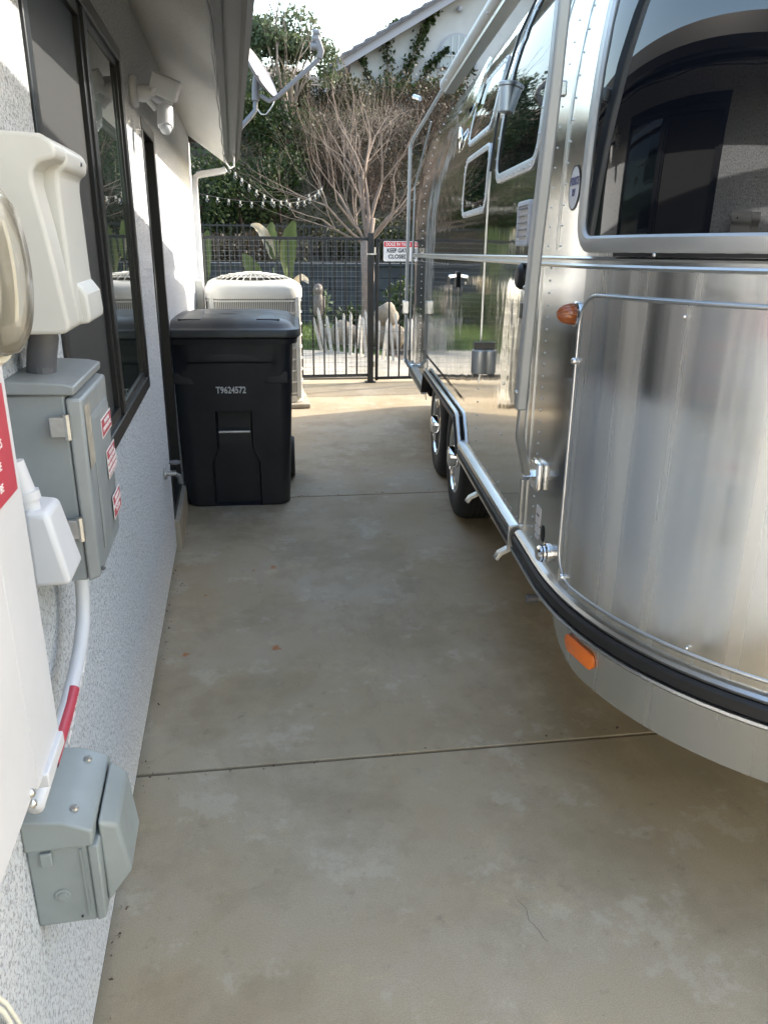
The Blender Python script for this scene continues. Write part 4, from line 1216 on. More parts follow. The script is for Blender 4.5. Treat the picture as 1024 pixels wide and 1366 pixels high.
# storage hatch / stone guard
ha = patch('front_hatch', -.4, 1.93, .585, 1.345, .085, .016, 'alu_front', base=.002)
o_ = rrect(-.4, 1.93, .585, 1.345, .085, 6, .05)
MB().tube([P(u, z, .015) for u, z in o_]+[P(*o_[0], .015)], .0055, 6, cap=False).build('edge_moulding', 'alu_trim', ha, smooth='all', local=True)
for (u, z, r_) in ((1.925, 1.18, .009), (1.885, .60, .009), (1.56, 1.318, .004), (1.36, 1.308, .009), (1.45, .60, .004), (.8, 1.318, .009)):
    MB().lathe([(r_*1.4, 0), (r_*1.4, .003), (r_, .006), (r_*.8, .012), (r_*.3, .014)], (0, 0, 0), 'z', 12)
    q = MB().sphere(P(u, z, .022), r_, 10, 6); q.build('knob', 'chrome', ha, smooth='all', local=True)
# amber marker lamp
am = MB()
c_ = P(1.985, 1.292, .0); nrm = (P(1.985, 1.292, .01)-c_).normalized()
rot_ = nrm.to_track_quat('Z', 'Y').to_matrix().to_4x4(); rot_.translation = c_
q = MB().sphere((0, 0, .012), .03, 20, 12, (.85, .85, 1.35)); q.v = [tuple(rot_ @ Vector(p)) for p in q.v]
ao = q.build('marker_lamp', 'amber', tr, smooth='all', local=True)
for k_ in range(14):
    a = 2*math.pi*k_/14
    pts = [rot_ @ Vector((.0262*math.cos(a)*math.sin(t), .0262*math.sin(a)*math.sin(t), .012+.0415*math.cos(t))) for t in (.25, .6, 1.0, 1.4, 1.7)]
    MB().tube(pts, .0012, 4).build('lens_rib', 'amber', ao, local=True)
q = MB().lathe([(.032, 0), (.032, .006), (.028, .009)], (0, 0, 0), 'z', 24); q.v = [tuple(rot_ @ Vector(p)) for p in q.v]
q.build('lamp_base', 'chrome', tr, smooth=30, local=True)
# orange reflector on the skirt
mb = MB(); prof = []
for (cu, a0) in ((1.765, -90), (1.865, 90)):
    for i in range(9):
        a = math.radians(a0+180*i/8); prof.append((cu-(0) + .026*math.cos(a)*(1), .405+.026*math.sin(a)))
prof = [(1.765-.0+(-.026*math.cos(math.radians(a))), .405+.026*math.sin(math.radians(a))) for a in range(-90, 91, 20)]+[(1.865+(.026*math.cos(math.radians(a))), .405+.026*math.sin(math.radians(a))) for a in range(90, -91, -20)]
def SKP(u, z, o): return P(u, .475, -.012-.03*(.475-z)+o)+Vector((0, 0, z-.475))
n = len(prof); v = [SKP(u, z, .001) for u, z in prof]+[SKP(u, z, .008) for u, z in prof]+[SKP(1.815+(u-1.815)*.88, .405+(z-.405)*.85, .011) for u, z in prof]
mb.add(v, [(i, (i+1) % n, n+(i+1) % n, n+i) for i in range(n)]+[(n+i, n+(i+1) % n, 2*n+(i+1) % n, 2*n+i) for i in range(n)]+[tuple(2*n+i for i in range(n))])
mb.build('side_reflector', 'orange', tr, smooth=40, local=True)
# seams and rivets
def seam(u, z0=.57, z1=2.3, w=.010):
    zz = [z0+(z1-z0)*i/18 for i in range(19)]
    mb = MB()
    for z in zz:
        mb.v += [tuple(P(u-w/2, z, .0005)), tuple(P(u-w/2, z, .003)), tuple(P(u+w/2, z, .003)), tuple(P(u+w/2, z, .0005))]
    for i in range(18):
        for k_ in range(3): mb.f.append((i*4+k_, i*4+k_+1, i*4+5+k_, i*4+4+k_))
    mb.build('seam_strip', 'alu_trim', tr, local=True)
seam(3.33, .9, 2.4, .010); seam(2.42, .57, 1.40, .020); seam(2.345, .57, 1.40, .008)
seam(2.45, 1.45, 2.5, .012); seam(2.20, 1.45, 2.6, .022)
seam(1.955, .56, .60, .01)
rivet_line(3.335, .58, 3.335, 1.40, .055); rivet_line(3.335, 1.46, 3.335, 1.62, .05)
rivet_line(2.25, .58, 2.25, 1.40, .034, .0038); rivet_line(2.43, .58, 2.43, 1.40, .08)
rivet_line(2.17, 1.46, 2.17, 2.65, .05, .0035); rivet_line(2.30, 1.46, 2.30, 2.65, .05, .003)
rivet_line(2.8, .60, 2.8, .98, .18); rivet_line(5.95, .58, 5.95, 2.4, .05)
rivet_line(3.35, .575, 2.46, .575, .09, .004)
rivet_line(4.5, 1.38, 6.4, 1.38, .12, .003)
rv.build('rivets', 'alu_trim', tr, smooth='all', local=True, kind='stuff')
# fixtures on the side
fv = frame('vent_hatch', 2.53, 2.70, 1.462, 1.60, .012, .016, .012, 'white_paint')
patch('vent_door', 2.544, 2.686, 1.476, 1.586, .006, .006, 'label_white', fv)
for i in range(5):
    z = 1.49+i*.021
    MB().box(-.014, -.006, 2.55, 2.68, z, z+.004).build('vent_slot', 'wire', fv, local=True)
MB().lathe([(.042, 0), (.042, -.012), (.034, -.024), (.03, -.026), (.001, -.026)], (0, 2.585, 1.368), 'x', 24).build('speaker', 'rubber', tr, smooth=30, local=True)
MB().box(-.010, 0, 2.545, 2.585, 1.235, 1.285).build('latch_plate', 'black_frame', tr, local=True, bevel=.003)
MB().sphere((-.012, 2.50, 1.335), .010, 8, 5).build('bolt', 'galv', tr, local=True, smooth='all')
# door handle
dh = MB().box(-.012, 0, 4.05, 4.13, 1.27, 1.35).build('door_handle', 'black_frame', tr, local=True, bevel=.006)
MB().bar([(-.012, 4.07, 1.33), (-.045, 4.07, 1.325), (-.05, 4.10, 1.29)], .018, .014).build('lever', 'chrome', dh, local=True)
# chrome canister lamp low on the side
lo = MB().lathe([(.032, 0), (.034, .004), (.034, .095), (.031, .10)], (-.018, 3.24, .955), 'z', 24).build('courtesy_lamp', 'alu_satin', tr, smooth=30, local=True)
MB().box(-.045, 0, 3.225, 3.255, 1.056, 1.085).build('lamp_bracket', 'black_frame', lo, local=True)
MB().box(-.045, -.02, 3.225, 3.255, .94, .955).build('lamp_foot', 'black_frame', lo, local=True)
# porch light cylinder
pl = P(3.14, 1.985, .012)
q = MB().lathe([(.026, -.050), (.029, -.046), (.029, .036), (.033, .040), (.033, .050), (.028, .053)], tuple(pl), 'z', 28).build('porch_light', 'alu_satin', tr, smooth=30, local=True)
MB().box(pl.x, pl.x+.05, 3.14, 3.18, 1.96, 2.0).build('light_bracket', 'alu_satin', q, local=True)
# oval grab handle
q = MB().lathe([(.001, -.006), (.05, 0), (.058, .006), (.05, .014), (.001, .02)], (0, 0, 0), 'x', 24)
q.v = [(P(4.38, 2.0, 0).x-.016+p[0], 4.38+p[1]*1.4, 2.0+p[2]*1.1) for p in q.v]
q.build('vent_cover', 'chrome', tr, smooth='all', local=True)
# fold-out bracket plate near the rear
qm = MB(); a0 = P(4.2, 2.20, .0)
qm.hexa([P(3.95, 2.10, .01), P(4.45, 2.08, .01), P(4.5, 2.13, .02), P(3.95, 2.28, .02)], [P(3.95, 2.10, .025), P(4.45, 2.08, .025), P(4.5, 2.13, .035), P(3.95, 2.28, .035)])
qm.build('bracket_plate', 'alu_mirror', tr, local=True)
# stickers and oval badge
for (u0, u1, z0, z1) in ((2.155, 2.205, .648, .705), (2.155, 2.205, .62, .642), (2.16, 2.20, .602, .614)):
    s = patch('sticker', u0, u1, z0, z1, .003, .002, 'label_white')
patch('sticker_line', 2.165, 2.195, .676, .681, .001, .0026, 'ink', s)
q = MB(); n = 20
for (pts, m_, nm, of) in ((1.0, 'ink', 'round_badge', .0015), ):
    v = [P(2.118+.018*math.cos(2*math.pi*i/n), .640+.026*math.sin(2*math.pi*i/n), of) for i in range(n)]
    rb_ = MB().add(v, [tuple(range(n))]).build(nm, m_, tr, local=True)
v = [P(2.085+.045*math.cos(2*math.pi*i/n), 1.60+.055*math.sin(2*math.pi*i/n), .0015) for i in range(n)]
db = MB().add(v, [tuple(range(n))]).build('dealer_badge', 'label_white', tr, local=True)
v = [P(2.085+.045*math.cos(2*math.pi*i/n), 1.60+.055*math.sin(2*math.pi*i/n), .002) for i in range(n)]
v2 = [P(2.085+.041*math.cos(2*math.pi*i/n), 1.60+.051*math.sin(2*math.pi*i/n), .002) for i in range(n)]
MB().add(v+v2, [(i, (i+1) % n, n+(i+1) % n, n+i) for i in range(n)]).build('badge_rim', 'ink', db, local=True)
M['badge_blue'] = mat('badge_blue', (.08, .09, .22), .4)
tn = (P(2.085, 1.6, .01)-P(2.085, 1.6, 0)).normalized()
tx = -(P(2.13, 1.6)-P(2.04, 1.6)).normalized()
t1 = text('POLICE', .026, 'badge_blue', db, frame_matrix(P(2.085, 1.615, .0024), tx, Vector((0, 0, 1))), bold=.0008, xs=.8, local=True)
t2 = text('RV', .024, 'badge_blue', db, frame_matrix(P(2.085, 1.588, .0024), tx, Vector((0, 0, 1))), bold=.0008, xs=.8, local=True)
# water / power inlet knob
kb = P(2.06, .60, 0)
q = MB().lathe([(.030, 0), (.030, .006), (.024, .010), (.024, .026), (.018, .032), (.001, .034)], (0, 0, 0), 'z', 22)
rot_ = (P(2.06, .6, .01)-kb).normalized().to_track_quat('Z', 'Y').to_matrix().to_4x4(); rot_.translation = kb
q.v = [tuple(rot_ @ Vector(p)) for p in q.v]
kb_o = q.build('inlet_cap', 'chrome', tr, smooth=30, local=True)
q = MB().tube([rot_ @ Vector((.0245*math.cos(a*math.pi/12), .0245*math.sin(a*math.pi/12), .018)) for a in range(25)], .002, 5, cap=False)
q.build('seal_ring', 'rubber', kb_o, local=True)
# steps / stabiliser tabs below the rail
for (u, z) in ((3.22, .44), (2.55, .44)):
    MB().bar([(.03, u, z), (-.035, u-.01, z-.03), (-.05, u-.012, z-.052)], .035, .016).build('jack_bracket', 'alu_trim', tr, local=True, bevel=.003)
MB().tube([(.20, 2.12, .425), (.03, 2.12, .425), (-.02, 2.12, .425)], .009, 8).build('drain_pipe', 'galv', tr, local=True, smooth=True)
MB().tube([(.0, 2.12, .425), (-.035, 2.12, .425)], .014, 10).build('drain_cap', 'dark_conduit', tr, local=True, smooth=True)
# awning
aw = MB().tube([(.115, .9, 2.505), (.115, 5.70, 2.505)], .046, 18).build('awning_case', 'arm_paint', tr, smooth=40, local=True)
MB().lathe([(.050, 0), (.050, .02), (.04, .03), (.001, .035)], (.115, 5.70, 2.505), 'y', 20).build('end_cap', 'white_paint', aw, smooth=30, local=True)
MB().box(.095, .16, 1.0, 5.7, 2.445, 2.465).build('awning_rail', 'alu_trim', aw, local=True)
for k_, v_ in enumerate((5.45, 4.0, 2.6)):
    MB().sphere((.078, v_, 2.478), .008, 8, 4).build('case_screw', 'galv', aw, local=True)
fa = MB().bar([(-.095, 2.115, 1.02), (-.092, 2.075, 1.45), (-.090, 2.01, 1.80), (-.088, 1.98, 2.05), (-.03, 1.97, 2.3), (.09, 1.96, 2.49)], .046, .030).build('awning_arm', 'arm_paint', tr, local=True, bevel=.006)
MB().bar([(-.082, 2.125, 1.10), (-.085, 2.135, .98), (-.082, 2.15, .93), (-.062, 2.18, .87), (-.042, 2.20, .80)], .030, .022).build('lower_link', 'alu_trim', fa, local=True, bevel=.004)
MB().box(-.02, 0, 2.165, 2.245, .755, .845).build('arm_bracket', 'chrome', fa, local=True, bevel=.008)
MB().tube([(-.055, 2.20, .80), (-.0, 2.20, .80)], .017, 6).build('pivot_bolt', 'chrome', fa, local=True)
MB().sphere((-.112, 2.10, 1.07), .007, 8, 5).build('arm_rivet', 'galv', fa, local=True, smooth='all')
MB().box(-.08, -.052, 2.03, 2.05, 1.80, 1.835).build('arm_standoff', 'galv', fa, local=True, bevel=.004)
ra = MB().bar([(-.085, 6.28, .62), (-.088, 6.20, 1.4), (-.09, 6.10, 2.17), (-.075, 6.07, 2.21), (.085, 5.735, 2.47), (.11, 5.72, 2.49)], .040, .024).build('awning_arm', 'arm_paint', tr, local=True, bevel=.004)
MB().bar([(-.06, 6.22, .70), (-.05, 6.12, 1.9), (.03, 5.85, 2.30)], .012, .012).build('inner_strut', 'arm_paint', ra, local=True)
MB().bar([(-.085, 6.28, .62), (-.05, 6.30, .56), (-.01, 6.31, .56)], .04, .03).build('arm_foot', 'alu_trim', ra, local=True)
MB().box(-.115, -.07, 6.21, 6.29, .98, 1.08).build('arm_joint', 'alu_trim', ra, local=True, bevel=.005)
MB().tube([(-.06, 5.74, 2.42), (-.10, 5.78, 2.44)], .016, 8).build('crank_eye', 'alu_trim', ra, local=True)
# small TV aerial blade on the upper side
# wheels
def wheel(cy):
    R_, c = .352, (.028, cy, .352)
    w = thing('wheel', None, None); w.parent = tr; ORIG[w.name] = Vector((0, 0, 0))
    prof = [(.205, .012), (.222, .0), (.255, -.004), (.30, -.002), (.328, .010), (.343, .028), (.350, .05), (.352, .09), (.352, .15), (.348, .19), (.335, .21), (.29, .225), (.205, .225)]
    MB().lathe(prof, c, 'x', 48).build('tyre', 'tyre', w, smooth=35, local=True)
    mb = MB()
    for (x, r_) in ((.075, .3535), (.105, .3535), (.135, .3535), (.165, .3535)):
        q = MB()
        for i in range(48):
            a = 2*math.pi*i/48
            for (dx, rr_) in ((-.011, r_), (.011, r_)):
                q.v.append((c[0]+x+dx, c[1]+rr_*math.cos(a), c[2]+rr_*math.sin(a)))
        q.f = [(2*i, 2*i+1, (2*i+3) % 96, (2*i+2) % 96) for i in range(48)]
        mb.add(q.v, q.f)
    mb.build('tread_ribs', 'rubber', w, local=True)
    MB().lathe([(.205, .012), (.208, .002), (.198, .0), (.192, .012), (.188, .05), (.17, .07), (.05, .075)], c, 'x', 40).build('rim', 'chrome', w, smooth=30, local=True)
    for k_ in range(8):
        a = 2*math.pi*k_/8
        d = Vector((0, math.cos(a), math.sin(a)))
        MB().bar([Vector(c)+d*.06+Vector((.045, 0, 0)), Vector(c)+d*.13+Vector((.038, 0, 0)), Vector(c)+d*.195+Vector((.012, 0, 0))], .04, .02, Vector((0, -math.sin(a), math.cos(a)))).build('spoke', 'chrome', w, local=True, bevel=.005)
    MB().lathe([(.062, .05), (.062, -.0), (.055, -.03), (.04, -.036), (.001, -.038)], c, 'x', 24).build('hub_cap', 'chrome', w, smooth=30, local=True)
    return w
wheel(4.16); wheel(5.02)
for cy in (4.16, 5.02):
    MB().lathe([(.2, 0), (.35, .02), (.352, .2), (.2, .22)], (2.15, cy, .352), 'x', 32).build('far_tyre', 'tyre', tr, local=True, smooth=35)
# hitch coupler frame in front (outside the picture, keeps the trailer whole)
MB().bar([(.6, 1.6, .44), (1.22, -.1, .44)], .06, .10).build('hitch_frame', 'under', tr, local=True)
MB().bar([(1.84, 1.6, .44), (1.22, -.1, .44)], .06, .10).build('hitch_frame', 'under', tr, local=True)

# ================================================================ SATELLITE DISH
sdh = thing('satellite_dish', 'grey satellite dish with long feed arm fixed to the end of the eave', 'satellite dish', (.06, 7.2, 2.33))
MB().tube([(.02, 7.2, 2.26), (.10, 7.2, 2.34), (.20, 7.2, 2.44), (.245, 7.2, 2.49), (.25, 7.2, 2.60)], .020, 10).build('mast', 'dish', sdh, smooth='all')
MB().box(-.005, .05, 7.15, 7.25, 2.24, 2.33).build('mount_foot', 'dish', sdh, bevel=.004)
dn = Vector((.78, -.35, .52)).normalized()
rot_ = dn.to_track_quat('Z', 'Y').to_matrix().to_4x4(); rot_.translation = Vector((.285, 7.2, 2.765))
q = MB().lathe([(.001, -.025), (.08, -.020), (.16, -.006), (.215, .016), (.222, .022), (.215, .010), (.15, -.016), (.07, -.030), (.001, -.035)], (0, 0, 0), 'z', 36)
q.v = [tuple(rot_ @ Vector((p[0]*.85, p[1], p[2]))) for p in q.v]; q.build('reflector', 'dish', sdh, smooth=60)
MB().tube([(.25, 7.2, 2.56), (.255, 7.2, 2.66), (.27, 7.2, 2.745)], .03, 10).build('mount_bracket', 'dish', sdh, smooth=True)
MB().bar([(.29, 7.2, 2.60), (.36, 7.18, 2.56), (.42, 7.15, 2.585), (.76, 7.0, 2.85)], .03, .035).build('feed_arm', 'dish', sdh, bevel=.006)
MB().bar([(.76, 7.0, 2.85), (.775, 6.99, 2.90), (.73, 7.0, 3.02)], .04, .05).build('feed_elbow', 'dish', sdh, bevel=.01)
for (dx, dz) in ((0, 0), (-.012, -.05), (.006, .045)):
    q = MB().lathe([(.022, 0), (.028, .01), (.026, .05), (.018, .06)], (.705+dx, 7.0, 2.985+dz), 'x', 12); q.build('feed_horn', 'dish', sdh, smooth=30)
MB().tube([(.26, 7.2, 2.50), (.29, 7.19, 2.46), (.33, 7.18, 2.46), (.38, 7.17, 2.52), (.40, 7.16, 2.56)], .005, 6).build('cable', 'white_paint', sdh, smooth='all')

# ================================================================ STRING LIGHTS
def string(name, pts, n, label):
    r_ = thing(name, label, 'string lights', pts[0], 'string lights over the yard')
    P_ = np.array(pts); t = np.linspace(0, len(pts)-1, 40)
    cab = [tuple(np.interp(x, range(len(pts)), P_[:, k_]) for k_ in range(3)) for x in t]
    MB().tube(cab, .003, 5).build('cable', 'ink', r_)
    src = None
    for i in range(n):
        x = (i+.5)/n*(len(pts)-1); p = [float(np.interp(x, range(len(pts)), P_[:, k_])) for k_ in range(3)]
        if src is None:
            src = MB().sphere((0, 0, -.05), .021, 12, 8, (1, 1, 1.15)).build('bulb', 'bulb', smooth='all')
            cap_ = MB().lathe([(.010, -.03), (.011, 0)], (0, 0, 0), 'z', 8).build('socket', 'bulb_cap')
            src.parent = r_; src.location = Vector(p)-ORIG[r_.name]; ORIG[src.name] = ORIG[r_.name]
            cap_.parent = src
        else:
            o = inst(src, r_, p); c = cap_.copy(); COL.objects.link(c); c.parent = o
string('string_lights', [(-.02, 8.15, 2.16), (.10, 8.5, 2.07), (.26, 8.8, 1.97), (.44, 9.1, 1.89), (.66, 9.3, 1.855), (.86, 9.6, 1.90), (1.02, 9.9, 1.99), (1.15, 10.4, 2.1)], 15, 'string of clear globe bulbs sagging from the eave to the bare tree')
string('string_lights', [(-1.6, 9.2, 2.1), (-.7, 9.4, 1.99), (-.36, 9.6, 1.95), (-.1, 9.7, 1.91), (.2, 9.8, 1.88), (.5, 9.9, 1.89), (.85, 10.1, 1.95), (1.15, 10.4, 2.08)], 16, 'fainter second string of clear bulbs hanging lower behind the first')

# ================================================================ YARD THINGS
# leaning white picket border
pf = thing('picket_fence', 'low row of leaning white sticks edging the planting bed', 'picket fence', (1.6, 10.3, 0))
mb = MB(); mb.hexa([(-.022, -.008, 0), (.022, -.008, 0), (.022, .008, 0), (-.022, .008, 0)], [(-.018, -.006, .50), (.018, -.006, .50), (.018, .006, .50), (-.018, .006, .50)])
mb.add([(-.018, -.006, .50), (.018, -.006, .50), (.018, .006, .50), (-.018, .006, .50), (0, 0, .55)], [(0, 1, 4), (1, 2, 4), (2, 3, 4), (3, 0, 4)])
psrc = mb.build('picket', 'picket', None); psrc.parent = pf
pk = [(1.16, 10.93), (1.21, 10.85), (1.28, 10.78), (1.36, 10.66), (1.44, 10.58), (1.50, 10.50), (1.56, 10.42), (1.62, 10.33), (1.68, 10.26), (1.74, 10.18), (1.80, 10.10), (1.86, 10.0), (1.92, 9.95), (1.98, 9.9), (2.05, 9.85), (2.12, 9.8), (2.19, 9.74), (2.26, 9.70), (2.34, 9.66), (2.42, 9.62), (2.5, 9.58), (2.6, 9.56), (2.7, 9.52), (2.8, 9.5)]
for i, (x, y) in enumerate(pk):
    o = psrc if i == 0 else inst(psrc, pf, (x, y, 0))
    o.location = Vector((x, y, -.01))-ORIG[pf.name]
    lean = -.25+.06*i if i < 6 else rng.uniform(-.14, .14)
    o.rotation_euler = (rng.uniform(-.1, .1), lean if i < 6 else lean, rng.uniform(-.6, .6))
    o.scale = (rng.uniform(.8, 1.15), 1, rng.uniform(.9, 1.18))
for z in (.13, .36):
    MB().tube([(x, y+.01, z+.01*math.sin(i)) for i, (x, y) in enumerate(pk)], .004, 4).build('tie_wire', 'wire', pf)
# owl decoy
ow = thing('owl_decoy', 'brown plastic owl decoy standing on a stake behind the white sticks', 'owl statue', (1.14, 11.1, .0))
q = MB().lathe([(.045, .45), (.075, .50), (.088, .58), (.08, .68), (.052, .735), (.05, .75), (.066, .78), (.07, .82), (.055, .86), (.03, .885), (.001, .89)], (1.14, 11.1, 0), 'z', 18)
q.build('body', 'owl', ow, smooth='all')
for s in (-1, 1):
    MB().lathe([(.016, 0), (.014, -.006), (.001, -.008)], (1.14+s*.024, 11.035, .825), 'y', 12).build('eye', 'owl_face', ow)
    MB().add([(1.14+s*.03, 11.09, .865), (1.14+s*.055, 11.09, .86), (1.14+s*.055, 11.08, .91), (1.14+s*.045, 11.11, .865)], [(0, 1, 2), (1, 3, 2), (0, 2, 3)]).build('ear_tuft', 'owl', ow)
    q = MB().sphere((1.14+s*.07, 11.11, .62), .05, 10, 8, (.55, 1, 2.2)); q.build('wing', 'owl', ow, smooth='all')
MB().tube([(1.14, 11.1, -.02), (1.14, 11.1, .47)], .02, 8).build('stake', 'bark', ow)
# rocks
def rock(x, y, z, sx, sy, sz, seed, label, m='rock'):
    q = MB().sphere((0, 0, 0), 1, 14, 9)
    v = []
    for p in q.v:
        p = Vector(p); d = 1+.22*mnoise.noise(p*1.1+Vector((seed*7, 0, 0)))+.06*mnoise.noise(p*4+Vector((seed, 3, 0)))
        v.append((x+p.x*sx*d, y+p.y*sy*d, z+p.z*sz*d))
    q.v = v
    return tag(q.build('boulder', m, None, smooth='all'), label, 'rock', 'rocks in the planting bed')
rock(2.08, 10.9, .48, .17, .15, .17, 1, 'pale round boulder standing up behind the white sticks right of the gate post')
rock(2.10, 10.95, .18, .26, .22, .22, 2, 'wide tan rock carrying the pale round boulder')
rock(1.55, 11.3, .15, .22, .2, .22, 3, 'low tan rock left of the bare tree trunk')
rock(1.95, 11.4, .2, .2, .2, .24, 4, 'grey brown rock between the tree trunk and the boulder pile')
rock(1.32, 11.6, .10, .16, .15, .14, 5, 'small flat rock near the owl decoy')
rock(2.55, 10.6, .12, .25, .2, .2, 6, 'dark low rock at the right end of the white sticks', 'owl')
# low plants in the bed
def small_plant(x, y, r_, h, n, m, label, cat='plant', seed=1, size=.09, aspect=2.2):
    t = thing('garden_plant', label, cat, (x, y, 0), 'plants in the bed')
    pts = clump_points([(x, y, h*.6, r_, r_, h*.45)], n, seed, .1, .6)
    leaf_mesh('leaves', pts, size, m, t, aspect=aspect, droop=-.3, seed=seed)
    MB().tube([(x, y, 0), (x+.02, y, h*.6)], .012, 5).build('stem', 'bark', t)
small_plant(1.28, 12.1, .14, .75, 260, 'leaf_mid', 'thin green plant rising beside the owl decoy', seed=21)
small_plant(1.75, 11.8, .35, .5, 700, 'leaf_dark', 'dark green shrub behind the bare tree trunk', seed=22)
small_plant(2.6, 11.5, .5, .9, 1100, 'leaf_dark', 'dark leafy shrub right of the pale boulder', seed=23)
small_plant(.6, 13.6, .5, .6, 900, 'leaf_dark', 'low dark shrub on the far side of the lawn', seed=24)
small_plant(3.6, 11.6, .7, 1.2, 1500, 'leaf_mid', 'tall green shrub behind the trailer', seed=25)

# giant bird of paradise plant
bp_ = thing('banana_plant', 'broad leaved tropical plant rising above the fence with one dry curled leaf', 'plant', (.52, 9.7, 0))
def big_leaf(base, mid, tip, w, m, fold=.25, twist=0.0, name='leaf'):
    b, m1, t = Vector(base), Vector(mid), Vector(tip)
    n = 14; mb = MB(); prev = None
    for i in range(n+1):
        s = i/n; p = b*(1-s)**2+m1*2*s*(1-s)+t*s*s
        d = ((m1-b)*(1-s)+(t-m1)*s).normalized()
        side = d.cross(Vector((math.sin(twist), -math.cos(twist), .3))).normalized(); up_ = side.cross(d)
        ww = w*math.sin(math.pi*min(1, (s*.93+.05)))**.6*(1-.25*s)
        wob = .012*math.sin(i*1.9)
        mb.v += [tuple(p+side*ww+up_*(ww*fold+wob)), tuple(p+side*ww*.5+up_*ww*fold*.4), tuple(p), tuple(p-side*ww*.5+up_*ww*fold*.4), tuple(p-side*ww+up_*(ww*fold-wob))]
    for i in range(n):
        for k_ in range(4): mb.f.append((i*5+k_, i*5+k_+1, i*5+6+k_, i*5+5+k_))
    return mb.build(name, m, bp_, smooth='all')
def stalk(a, b): MB().tube([a, tuple((Vector(a)+Vector(b))/2+Vector((.02, 0, .02))), b], [.018, .014, .010], 6).build('stalk', 'banana', bp_, smooth='all')
c0 = (.55, 9.75, 0)
stalk(c0, (.64, 9.68, 1.05)); big_leaf((.64, 9.68, 1.05), (.58, 9.6, 1.45), (.72, 9.55, 1.67), .12, 'banana', .35, .4)
stalk(c0, (.50, 9.7, 1.20)); big_leaf((.50, 9.7, 1.25), (.44, 9.7, 1.5), (.47, 9.68, 1.66), .09, 'banana', .3, -.4)
stalk(c0, (.46, 9.72, 1.15)); big_leaf((.46, 9.72, 1.25), (.36, 9.7, 1.62), (.22, 9.66, 1.62), .07, 'dry_leaf', .9, .2, 'dry_leaf')
stalk(c0, (.66, 9.7, .8)); big_leaf((.66, 9.7, .85), (.78, 9.6, 1.12), (.86, 9.5, .98), .06, 'dry_leaf', .7, .2, 'dry_leaf')
stalk(c0, (.40, 9.8, .8)); big_leaf((.40, 9.8, .8), (.2, 9.8, 1.2), (.1, 9.75, 1.3), .10, 'banana', .3)
big_leaf((.6, 9.72, .6), (.66, 9.6, .95), (.62, 9.55, 1.18), .08, 'banana', .3, .5)
big_leaf((-.35, 9.4, .9), (-.32, 9.3, 1.35), (-.26, 9.3, 1.56), .08, 'banana', .3, .3)
stalk((-.4, 9.5, 0), (-.35, 9.4, .95))

# bare tree: trunk and separately grown limbs
def grow(mb, p, d, L_, r_, depth, rg, upb=.25, spread=.55, n=5):
    steps = 3; pts = [p]; rs = [r_]
    q = Vector(p); dd = Vector(d)
    for i in range(steps):
        dd = (dd+Vector((rg.uniform(-.18, .18), rg.uniform(-.18, .18), rg.uniform(-.05, .15)+upb*.12))).normalized()
        q = q+dd*L_/steps; pts.append(q.copy()); rs.append(r_*(1-.35*(i+1)/steps))
    mb.tube(pts, rs, n if depth > 2 else 3, cap=False)
    if depth == 0: return
    k_ = rg.choice((2, 3, 3)) if depth > 1 else rg.choice((2, 3))
    for j in range(k_):
        ax = Vector((rg.uniform(-1, 1), rg.uniform(-1, 1), rg.uniform(-.5, .5))).cross(dd)
        if ax.length < .01: continue
        ax.normalize()
        nd = (dd*math.cos(spread*rg.uniform(.4, 1.1))+ax*math.sin(spread*rg.uniform(.6, 1.2))+Vector((0, 0, upb*.4))).normalized()
        st = pts[-1] if j == 0 else pts[rg.choice((1, 2, 3))]
        grow(mb, st, nd, L_*rg.uniform(.62, .85), rs[-1]*rg.uniform(.55, .8), depth-1, rg, upb, spread, n)
bt = thing('bare_tree', 'leafless multi stemmed tree with pale branches behind the black gate', 'tree', (1.78, 10.75, 0))
rg = random.Random(5)
MB().tube([(1.78, 10.75, -.05), (1.77, 10.75, .4), (1.76, 10.75, 1.0), (1.745, 10.75, 1.5)], [.085, .068, .062, .072], 12).build('trunk', 'bark', bt, smooth='all')
MB().tube([(1.80, 10.77, .5), (1.83, 10.77, 1.0), (1.80, 10.77, 1.5), (1.84, 10.77, 1.75)], [.04, .045, .05, .045], 8).build('trunk_stem', 'bark', bt, smooth='all')
limbs = [((-.22, 0, 1), .80, .032), ((.03, -.1, 1), .85, .034), ((.28, .1, 1), .80, .032), ((-.08, .2, 1), .9, .030), ((-.95, -.1, .55), .80, .022), ((.95, .1, .75), .60, .022), ((-.55, .25, .9), .80, .026), ((.12, .3, 1), .85, .028), ((-1.0, .1, .30), .75, .018), ((.55, -.3, .9), .6, .024), ((-.75, -.2, .75), .75, .022)]
for (d, L_, r_) in limbs:
    mb = MB(); z0 = 1.42 if abs(d[0]) > .5 else 1.5
    grow(mb, Vector((1.76, 10.75, z0)), Vector(d).normalized(), L_*.90, r_, 5, rg, .20, .56)
    mb.build('branch', 'bark', bt, smooth='all')

